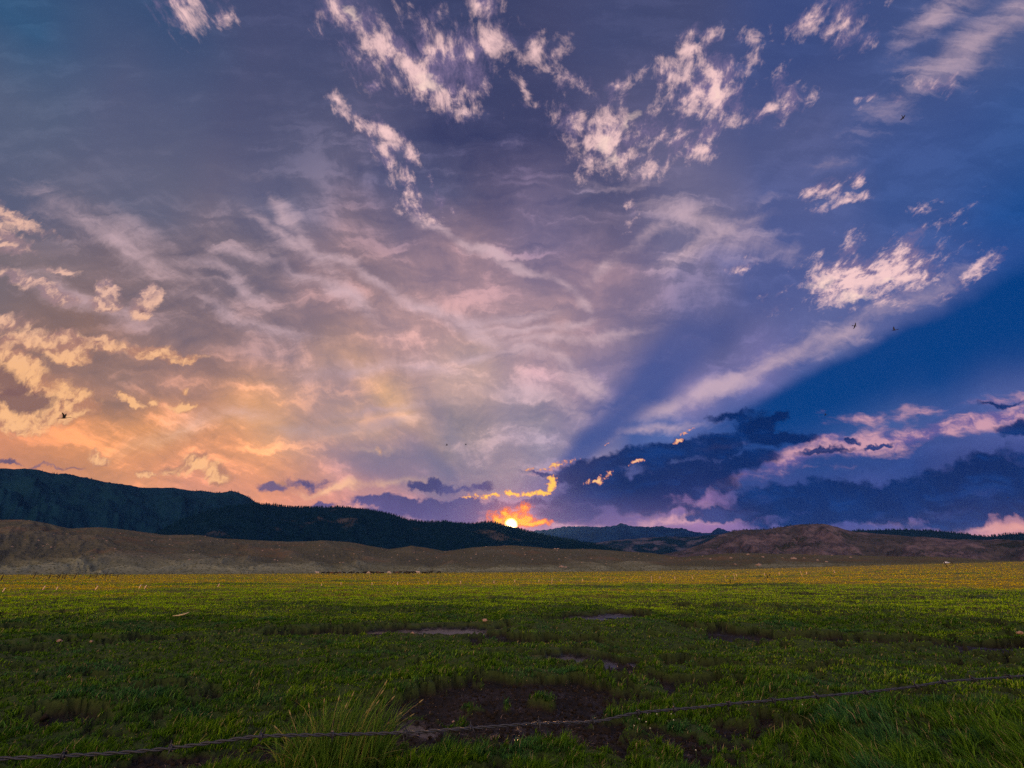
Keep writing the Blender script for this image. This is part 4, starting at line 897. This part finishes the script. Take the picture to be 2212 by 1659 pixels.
# ------------------------------------------------------------------ pale stakes across the meadow
m_stake = plain('pale_stake', (0.80, 0.52, 0.34), 0.6, var=0.12, scale=20)
def make_stake():
    bm = bmesh.new(); ftube(bm, [Vector((0, 0, z)) for z in (-0.2, 0, 0.5, 0.93, 1.0)], [0.075, 0.075, 0.072, 0.068, 0.04], 8); return bobj('stake', bm, m_stake)
def stake(px, py, hpx, lean=0.15, thin=1.0, lab=None, grp=None, first_=[None]):
    p = hit(px, py); r = math.hypot(p.x, p.y); h = hpx/1106*r
    if first_[0] is None: first_[0] = make_stake(); o = first_[0]
    else: o = first_[0].copy(); SC.collection.objects.link(o)
    for kk in ('group',):
        if kk in o.keys(): del o[kk]
    o.location = p; wq = max(1.25/1106*r, 0.02)/0.15*thin; o.scale = (wq, wq, h*1.15); o.rotation_euler = (0, lean, random.uniform(-.2, .2)); tag(o, lab, 'stake', grp)
for ib, (px, py) in enumerate([(5,1279.5),(91.6,1276.5),(120,1277),(206,1275),(300,1272),(311.6,1273),(470,1269)]): stake(px, py, 5.5, 0.35, 1.2, f'short pale stake leaning right in the left meadow, {ORD[ib]} from the left', 'pale stakes in the left meadow')
for ib, (px, py) in enumerate([(694,1266.5),(736,1264),(803,1264.5),(858.6,1263.3),(924.6,1261.6),(995,1261),(1067,1260),(1112,1258.5),(1164,1257.3),(1212,1257),(1258,1256)]): stake(px, py, 4.2, 0.05, 1.0, f'short upright pale stake in the middle of the meadow, {ORD[ib]} of its row', 'pale stakes in the middle meadow')
for ib, (px, py) in enumerate([(1298,1254.5),(1426,1251),(1458,1250.5),(1496,1250),(1567,1248),(1592,1246),(1652,1244),(1684,1242.5),(1743,1240.5),(1803,1237.5)]): stake(px, py, 3.6, -0.1, 0.9, f'small pale stake in the row up the right meadow, {ORD[ib]} from its left end', 'pale stakes in the right meadow')
stake(1191.7, 1263, 10.5, 0.12, 0.6, 'tall thin white rod leaning slightly right, below the setting sun')
stake(1407.5, 1259, 10.5, 0.05, 0.6, 'tall thin white rod standing upright right of the sun')
stake(1588, 1253, 10.5, -0.1, 0.6, 'tall thin white rod below the left foot of the brown hill')
stake(1734, 1246.5, 9, -0.3, 0.6, 'tall thin white rod leaning left, below the brown hill summit')
# dark steel post
bm = bmesh.new(); p = hit(947.6, 1264.8); r = math.hypot(p.x, p.y); h = 14/1106*r
for a_, b_ in (((-.035, -.006), (.035, .006)), ((-.006, -.03), (.006, .03))):
    vs = [bm.verts.new((x_, y_, z_)) for z_ in (-0.3, h) for x_, y_ in ((a_[0], a_[1]), (b_[0], a_[1]), (b_[0], b_[1]), (a_[0], b_[1]))]
    for q in ((0, 1, 5, 4), (1, 2, 6, 5), (2, 3, 7, 6), (3, 0, 4, 7), (4, 5, 6, 7)): bm.faces.new([vs[k] for k in q])
o = bobj('steel_post', bm, m_dark, smooth=False); o.location = p; tag(o, 'thin dark steel post standing alone left of the sun in the meadow', 'post')
for px, py, hp, lean, lab in [(3790/1.8517, 1225.5, 9, -0.35, 'dark leaning post in the far right meadow, just below the white car'), (3811/1.8517, 1219, 5, -0.25, 'short dark leaning post between the white car and the right field edge')]:
    p = hit(px, py); r = math.hypot(p.x, p.y); bm = bmesh.new(); ftube(bm, [Vector((0, 0, z)) for z in (-.4, 0, hp/1106*r)], [0.2, 0.2, 0.16], 7); o = bobj('post', bm, m_dark); o.location = p; o.rotation_euler = (0, lean, 0); tag(o, lab, 'post')

# ------------------------------------------------------------------ dark weeds, stones, branch, clover
m_weed = leafmat('weed_leaf', lambda t, rnd, tip, dry, pos: t.mix(rnd, (0.020, 0.034, 0.012), (0.06, 0.06, 0.02)), 0.2)
def weed(px, py, hpx, lab):
    p = hit(px, py); r = math.hypot(p.x, p.y); h = hpx/1106*r; root = empty('weed', p); tag(root, lab, 'weed')
    n = 60; zz_ = rng.uniform(0.1, 1.0, n)*h; a = rng.uniform(0, 6.28, n)
    v, f, at = blades(zz_*0+0.05*h*np.cos(a), 0.05*h*np.sin(a), zz_*0.8, rng.uniform(0.12, 0.3, n)*h, np.full(n, 0.07*h), rng.uniform(0.5, 1.3, n), a, rng.uniform(0, 1, n), a*0, 2)
    mesh_np('leaves', v, f, m_weed, at, smooth=False, parent=root)
    bm = bmesh.new(); ftube(bm, [Vector((0, 0, -.05)), Vector((0.02*h, 0, h*.5)), Vector((0.0, 0, h))], [0.03*h, 0.025*h, 0.012*h], 6); bobj('stem', bm, m_weed, root)
weed(1643, 1248.5, 6, 'small dark bushy weed left of the pair below the brown hill'); weed(1658, 1250.5, 7.5, 'dark bushy weed, the taller of two close together below the brown hill'); weed(1663, 1247, 6, 'dark weed close behind the taller one below the brown hill')
weed(1578, 1261, 8, 'dark weed in the green grass below the second tall white rod from the right'); weed(1594, 1251, 4, 'tiny dark weed beside the white rod left of the brown hill'); weed(2023, 1229, 4, 'low dark bush at the foot of the leaning post far right'); weed(739, 1253, 0.1, 'x') if False else None
m_st = plain('tan_stone', (0.36, 0.22, 0.15), 0.85, var=0.3, scale=30, bump=0.4)
for m_i, (px, py, w, lab) in enumerate([(128,1386,9,'tan stone at the edge of the muddy ditch at left'),(196,1386.5,6,'smaller tan stone right of the other by the left ditch'),(1047,1344,9,'tan rounded stone right of the big pink pool'),(891,1368.5,8,'tan stone in the grass just below the big pink pool'),(979,1562,5,'pale pebble in the mud right of the sedge clump'),(2204,1430*0+1369,8,'reddish stone at the right frame edge by the ditch')]):
    p = hit(px, py+w*0.2); r = math.hypot(p.x, p.y); s = w/2/1106*r/1.2; o = rock('stone', p+Vector((0, 0, s*0.35)), s, lab, 'stone', None, m_i)
    o.data = o.data.copy(); o.data.materials[0] = m_st
p = hit(388, 1336); r = math.hypot(p.x, p.y); L = 26/1106*r; bm = bmesh.new()
ftube(bm, [Vector((-L/2, 0, 0.08)), Vector((-L*.1, 0.02, 0.10)), Vector((L*.25, 0, 0.14)), Vector((L/2, 0.03, 0.20))], [0.012, 0.022, 0.026, 0.012], 8); ftube(bm, [Vector((L*.1, 0.01, 0.11)), Vector((L*.3, -0.06, 0.2))], [0.012, 0.004], 6)
o = bobj('branch', bm, plain('bare_pale_wood', (0.50, 0.40, 0.24), 0.7, scale=20)); o.location = p; tag(o, 'pale bare branch lying in the grass of the left meadow', 'branch')
m_fl = plain('clover_white', (0.55, 0.53, 0.40), 0.8, var=0.1, scale=300); m_stem = plain('clover_stem', (0.06, 0.12, 0.03), 0.7)
def make_clover():
    root = empty('clover', (0, 0, 0)); bm = bmesh.new(); bmesh.ops.create_icosphere(bm, subdivisions=2, radius=0.0065)
    for v_ in bm.verts: v_.co *= 1 + 0.18*math.sin(v_.co.x*1800)*math.cos(v_.co.y*1700); v_.co.z += 0.11
    bobj('flower_head', bm, m_fl, root); bm = bmesh.new(); ftube(bm, [Vector((0, 0, -0.01)), Vector((0.004, 0, 0.06)), Vector((0, 0, 0.105))], 0.0014, 5); bobj('stem', bm, m_stem, root); return root
c0 = make_clover()
for i, (px, py) in enumerate([(1376,1585),(1382,1566),(1396,1574),(1400,1554),(1407,1556),(1410,1588),(1424,1555),(1452,1557),(1457,1570),(1740,1556),(1505,1640)]):
    o = c0 if i == 0 else copy_tree(c0); o.location = hit(px, py+10); o.rotation_euler = (random.uniform(-.2, .2), random.uniform(-.2, .2), 0)
    tag(o, f'small white clover flower in the green tufts right of the mud, {ORD[i]} from the left', 'flower', 'white clover flowers right of the mud') if i < 9 else tag(o, ['lone white flower in the grass below the wire at right', 'lone white clover flower near the bottom edge right of centre'][i-9], 'flower')
    if i >= 9 and 'group' in o.keys(): del o['group']

# ------------------------------------------------------------------ cattle
def skinned(name, joints, edges, mat, sub=1, extra=None):
    me = bpy.data.meshes.new(name); me.from_pydata([j[:3] for j in joints], edges, []); o = bpy.data.objects.new(name, me); SC.collection.objects.link(o)
    o.modifiers.new('skin', 'SKIN'); me.skin_vertices.update() if hasattr(me.skin_vertices, 'update') else None
    if not me.skin_vertices: 
        bpy.context.view_layer.objects.active = o; bpy.ops.mesh.customdata_skin_add()
    for i, j in enumerate(joints):
        sv_ = me.skin_vertices[0].data[i]; sv_.radius = (j[3], j[4] if len(j) > 4 else j[3]); sv_.use_root = (i == 0)
    sm = o.modifiers.new('sub', 'SUBSURF'); sm.levels = sub; sm.render_levels = sub
    dg = bpy.context.evaluated_depsgraph_get(); ev = o.evaluated_get(dg); m2 = bpy.data.meshes.new_from_object(ev); m2.name = name
    bpy.data.objects.remove(o, do_unlink=True); m2.materials.clear(); m2.materials.append(mat); m2.polygons.foreach_set('use_smooth', [True]*len(m2.polygons)); return m2
def cow_mesh(graze, mat):
    J = [(-0.75,0,1.12,.24,.26),(-0.35,0,1.05,.32,.36),(0.15,0,1.05,.33,.37),(0.60,0,1.10,.27,.33)]; E = [(0,1),(1,2),(2,3)]
    def add(parent, *pts):
        last = parent
        for q in pts: J.append(q); E.append((last, len(J)-1)); last = len(J)-1
        return last
    if graze: h = add(3, (0.95,0,0.98,.17,.20),(1.20,0,0.62,.13,.15),(1.33,0,0.34,.12,.12),(1.45,0,0.12,.08,.08))
    else: h = add(3, (0.95,0,1.32,.16,.20),(1.18,0,1.48,.12,.14),(1.38,0,1.38,.11,.11),(1.58,0,1.24,.075,.08))
    for s in (1, -1):
        add(3, (0.58,s*.20,.80,.11),(0.60,s*.20,.48,.065),(0.58,s*.20,.24,.048),(0.60,s*.20,.03,.06))
        add(0, (-0.72,s*.20,.84,.15),(-0.62,s*.21,.60,.09),(-0.80,s*.20,.40,.055),(-0.76,s*.20,.20,.045),(-0.73,s*.20,.03,.06))
        add(len(J)-0 and (h-1), (J[h-1][0]-0.05, s*.17, J[h-1][2]+.10, .03, .045))
    add(0, (-0.98,0,1.20,.05),(-1.06,0,.85,.025),(-1.07,0,.50,.04))
    return skinned('cow', J, E, mat)
m_black = plain('black_hide', (0.012, 0.010, 0.010), 0.8, var=0.3, scale=3); m_cream = plain('cream_hide', (0.55, 0.42, 0.34), 0.8, var=0.2, scale=3); m_red = plain('red_brown_hide', (0.10, 0.045, 0.025), 0.8, var=0.3, scale=3)
CM = {(g_, c_): cow_mesh(g_, m_) for g_ in (0, 1) for c_, m_ in (('black', m_black), ('cream', m_cream), ('red', m_red))}
COW = [(685,0,'c'),(697,0,'b'),(708,1,'b'),(716,1,'r'),(725,1,'b'),(733,1,'r'),(743,0,'b'),(756,1,'b'),(762,0,'b'),(772,1,'b'),(786,1,'b'),(790,0,'b'),(797,1,'c'),(803,0,'b'),(812,1,'b'),(818,0,'r'),(826,1,'b'),(840,1,'c'),(851,1,'b'),(858,1,'r'),(864,0,'b'),(874,1,'b'),(881,0,'b'),(888,1,'b'),(896,0,'b'),(903,0,'c'),(915,1,'b'),(921,1,'b'),(930,0,'b'),(948,1,'b')]
for i, (px, gz_, c_) in enumerate(COW):
    col = {'b': 'black', 'c': 'cream', 'r': 'red'}[c_]; p = hit(px, 1241.0 - 0.0016*(px-685) + random.uniform(-.8, .9))
    o = bpy.data.objects.new('cow', CM[(gz_, col)]); SC.collection.objects.link(o); o.location = p + Vector((0, 0, 0.06)); s = random.uniform(.95, 1.15); o.scale = (s, s, s); o.rotation_euler = (0, 0, random.choice([0, math.pi])+random.uniform(-.7, .7))
    cn = {'b': 'black', 'c': 'cream', 'r': 'brown'}[c_]; ps = 'grazing' if gz_ else 'standing head up'
    tag(o, f'tiny {cn} cow, {ORD[i]} from the left of the herd before the low hills', 'cow', 'cattle grazing before the low hills')

# ------------------------------------------------------------------ white car on the far road
def box_bm(bm, x0, x1, y0, y1, z0, z1, tx=0.0):
    vs = [bm.verts.new(v_) for v_ in ((x0, y0, z0), (x1, y0, z0), (x1, y1, z0), (x0, y1, z0), (x0+tx, y0+tx*.4, z1), (x1-tx, y0+tx*.4, z1), (x1-tx, y1-tx*.4, z1), (x0+tx, y1-tx*.4, z1))]
    for q in ((3, 2, 1, 0), (0, 1, 5, 4), (1, 2, 6, 5), (2, 3, 7, 6), (3, 0, 4, 7), (4, 5, 6, 7)): bm.faces.new([vs[k] for k in q])
d = pdir(2045, 1215.2); R_C = R_EDGE+55; q = R_C/math.hypot(d[0], d[1]); cp = Vector((d[0]*q, d[1]*q, CAM_H+d[2]*q-0.85))
car = empty('parked_car', cp, 0.35); tag(car, 'small white car standing beyond the right end of the meadow', 'car')
m_paint = plain('white_paint', (0.78, 0.80, 0.84), 0.3, var=0.03, spec=0.5); m_glass = plain('dark_glass', (0.03, 0.04, 0.06), 0.1, var=0.1, spec=0.6); m_tyre = plain('tyre_rubber', (0.02, 0.02, 0.02), 0.8)
bm = bmesh.new(); box_bm(bm, -2.25, 2.25, -.88, .88, .35, .95, .06); box_bm(bm, -1.75, 1.1, -.80, .80, .952, 1.48, .38); bmesh.ops.bevel(bm, geom=bm.edges[:], offset=.05, segments=2, affect='EDGES'); bobj('body', bm, m_paint, car)
bm = bmesh.new(); box_bm(bm, -1.40, .78, -.83, .83, 1.02, 1.38, .12); bobj('windows', bm, m_glass, car, False)
for x_ in (-1.4, 1.4):
    for y_ in (-.80, .80):
        bm = bmesh.new(); bmesh.ops.create_cone(bm, cap_ends=True, segments=20, radius1=.33, radius2=.33, depth=.22, matrix=Matrix.Translation((x_, y_, .33)) @ Matrix.Rotation(math.pi/2, 4, 'X')); bobj('wheel', bm, m_tyre, car)

# ------------------------------------------------------------------ birds
m_bird = plain('dark_plumage', (0.035, 0.030, 0.032), 0.7, var=0.3, scale=40)
def bird_mesh(neck, wing_up, span, mat):
    """body along +x, one continuous mesh: fuselage loft with wings and tail"""
    bm = bmesh.new()
    st = [(-.42,.004,.0),(-.34,.02,.0),(-.18,.055,.0),(0,.075,-.005),(.14,.06,.0),(.24,.030,.012),(.24+neck*.5,.022,.025),(.24+neck,.026,.035),(.29+neck,.020,.035),(.36+neck,.003,.028)]
    rings = []
    for x_, r_, z_ in st: rings.append([bm.verts.new((x_, r_*math.cos(k*math.pi/4), z_+r_*.85*math.sin(k*math.pi/4))) for k in range(8)])
    for a_, b_ in zip(rings[:-1], rings[1:]):
        for k in range(8): bm.faces.new((a_[k], a_[(k+1) % 8], b_[(k+1) % 8], b_[k]))
    bm.faces.new(rings[0][::-1]); bm.faces.new(rings[-1])
    for s in (1, -1):
        prev = None
        for q in range(7):
            f_ = q/6; L = span*f_; ang_ = wing_up*(1-0.25*f_); y_ = s*(0.03+L*math.cos(ang_)); z_ = 0.03+L*math.sin(ang_); ch = (.17*(1-.25*f_)*(1-f_**4*.75)); sw = -.10*f_**2 + .05*math.sin(f_*math.pi)
            cur = [bm.verts.new((.10+sw, y_, z_)), bm.verts.new((.10+sw-ch*.5, y_, z_+.012)), bm.verts.new((.10+sw-ch*1.35, y_, z_)), bm.verts.new((.10+sw-ch*.5, y_, z_-.006))]
            if prev:
                for k in range(4): bm.faces.new((prev[k], prev[(k+1) % 4], cur[(k+1) % 4], cur[k]))
            prev = cur
        bm.faces.new(prev)
    tl = [bm.verts.new(v_) for v_ in ((-.30, -.03, .01), (-.30, .03, .01), (-.52, .07, 0), (-.54, 0, 0), (-.52, -.07, 0))]; bm.faces.new(tl)
    bl = [bm.verts.new((v_.co.x, v_.co.y, v_.co.z-.012)) for v_ in tl]; bm.faces.new(bl[::-1])
    for k in range(5): bm.faces.new((tl[k], tl[(k+1) % 5], bl[(k+1) % 5], bl[k]))
    me = bpy.data.meshes.new('bird'); bm.to_mesh(me); bm.free(); me.materials.append(mat); me.polygons.foreach_set('use_smooth', [True]*len(me.polygons)); return me
GM = bird_mesh(.34, 1.25, .62, m_bird); SM = bird_mesh(.03, 1.0, .55, m_bird); FM = bird_mesh(.03, 0.15, .5, m_bird)
def bird(me, px, py, wpx, rot, lab, L=1.0):
    d = pdirn(px, py); r = L*1106/(wpx*0.78); o = bpy.data.objects.new('bird', me); SC.collection.objects.link(o)
    o.location = Vector(d*r) + Vector((0, 0, CAM_H)); o.rotation_euler = rot; tag(o, lab, 'bird')
bird(GM, 138, 903, 21, (0.12, -0.12, 0.25), 'long necked dark bird flying right below the big orange cloud', 1.05)
bird(SM, 965, 962, 8, (0.3, -.1, .5), 'dark bird with raised wings above the ridge left of the sun', .8)
bird(SM, 1006, 961, 8, (0.3, -.15, .9), 'fainter bird just right of the dark one left of the sun', .8)
bird(FM, 1847, 704, 13, (-.9, 0.05, .15), 'dark bird gliding right under the large pink cloud', .9)
bird(SM, 1932, 713, 11, (0.5, 0, 2.6), 'bird flapping beside the edge of the deep blue sky at right', .8)
bird(FM, 1783, 896, 8, (.5, 0, 2.9), 'small dark bird just right of the dark cloud tip', .9)
bird(FM, 1228, 409, 3, (.5, 0, .8), 'speck of a bird high in the middle of the sky', .9)
bird(FM, 1555, 700, 3.5, (.6, 0, 1.8), 'speck of a bird right of the pale swirl of cirrus', .9)
bird(FM, 2178, 1075, 5, (.4, 0, 0), 'speck of a bird low over the dark blue clouds at far right', .9)
bird(FM, 1951, 254, 11, (-.7, .4, .6), 'bluish bird high at the upper right of the sky', .9)

# the setting sun shines on through a grass sea; the sky, boosted behind the viewer, gives the rest

# ------------------------------------------------------------------ the evening air between here and the mountains
bm = bmesh.new(); bmesh.ops.create_cube(bm, size=1.0); me = bpy.data.meshes.new('haze')
for v_ in bm.verts: v_.co = Vector((v_.co.x*37000, v_.co.y*37000, -8 if v_.co.z < 0 else 1300))
bm.to_mesh(me); bm.free(); haze = bpy.data.objects.new('haze', me); SC.collection.objects.link(haze); haze['kind'] = 'stuff'; haze['label'] = 'thin blue evening haze over the valley'
mh = bpy.data.materials.new('haze'); mh.use_nodes = True; mh.node_tree.nodes.clear()
hn = mh.node_tree.nodes; hl = mh.node_tree.links
pv = hn.new('ShaderNodeVolumePrincipled'); pv.inputs['Color'].default_value = (0.02, 0.38, 1.0, 1); pv.inputs['Density'].default_value = 1.2e-5; pv.inputs['Anisotropy'].default_value = 0.0
pv2 = hn.new('ShaderNodeVolumePrincipled'); pv2.inputs['Color'].default_value = (1.0, 0.50, 0.24, 1); pv2.inputs['Density'].default_value = 0.18e-5; pv2.inputs['Anisotropy'].default_value = 0.88
ad = hn.new('ShaderNodeAddShader'); ho = hn.new('ShaderNodeOutputMaterial'); hl.new(pv.outputs[0], ad.inputs[0]); hl.new(pv2.outputs[0], ad.inputs[1]); hl.new(ad.outputs[0], ho.inputs['Volume'])
me.materials.append(mh)
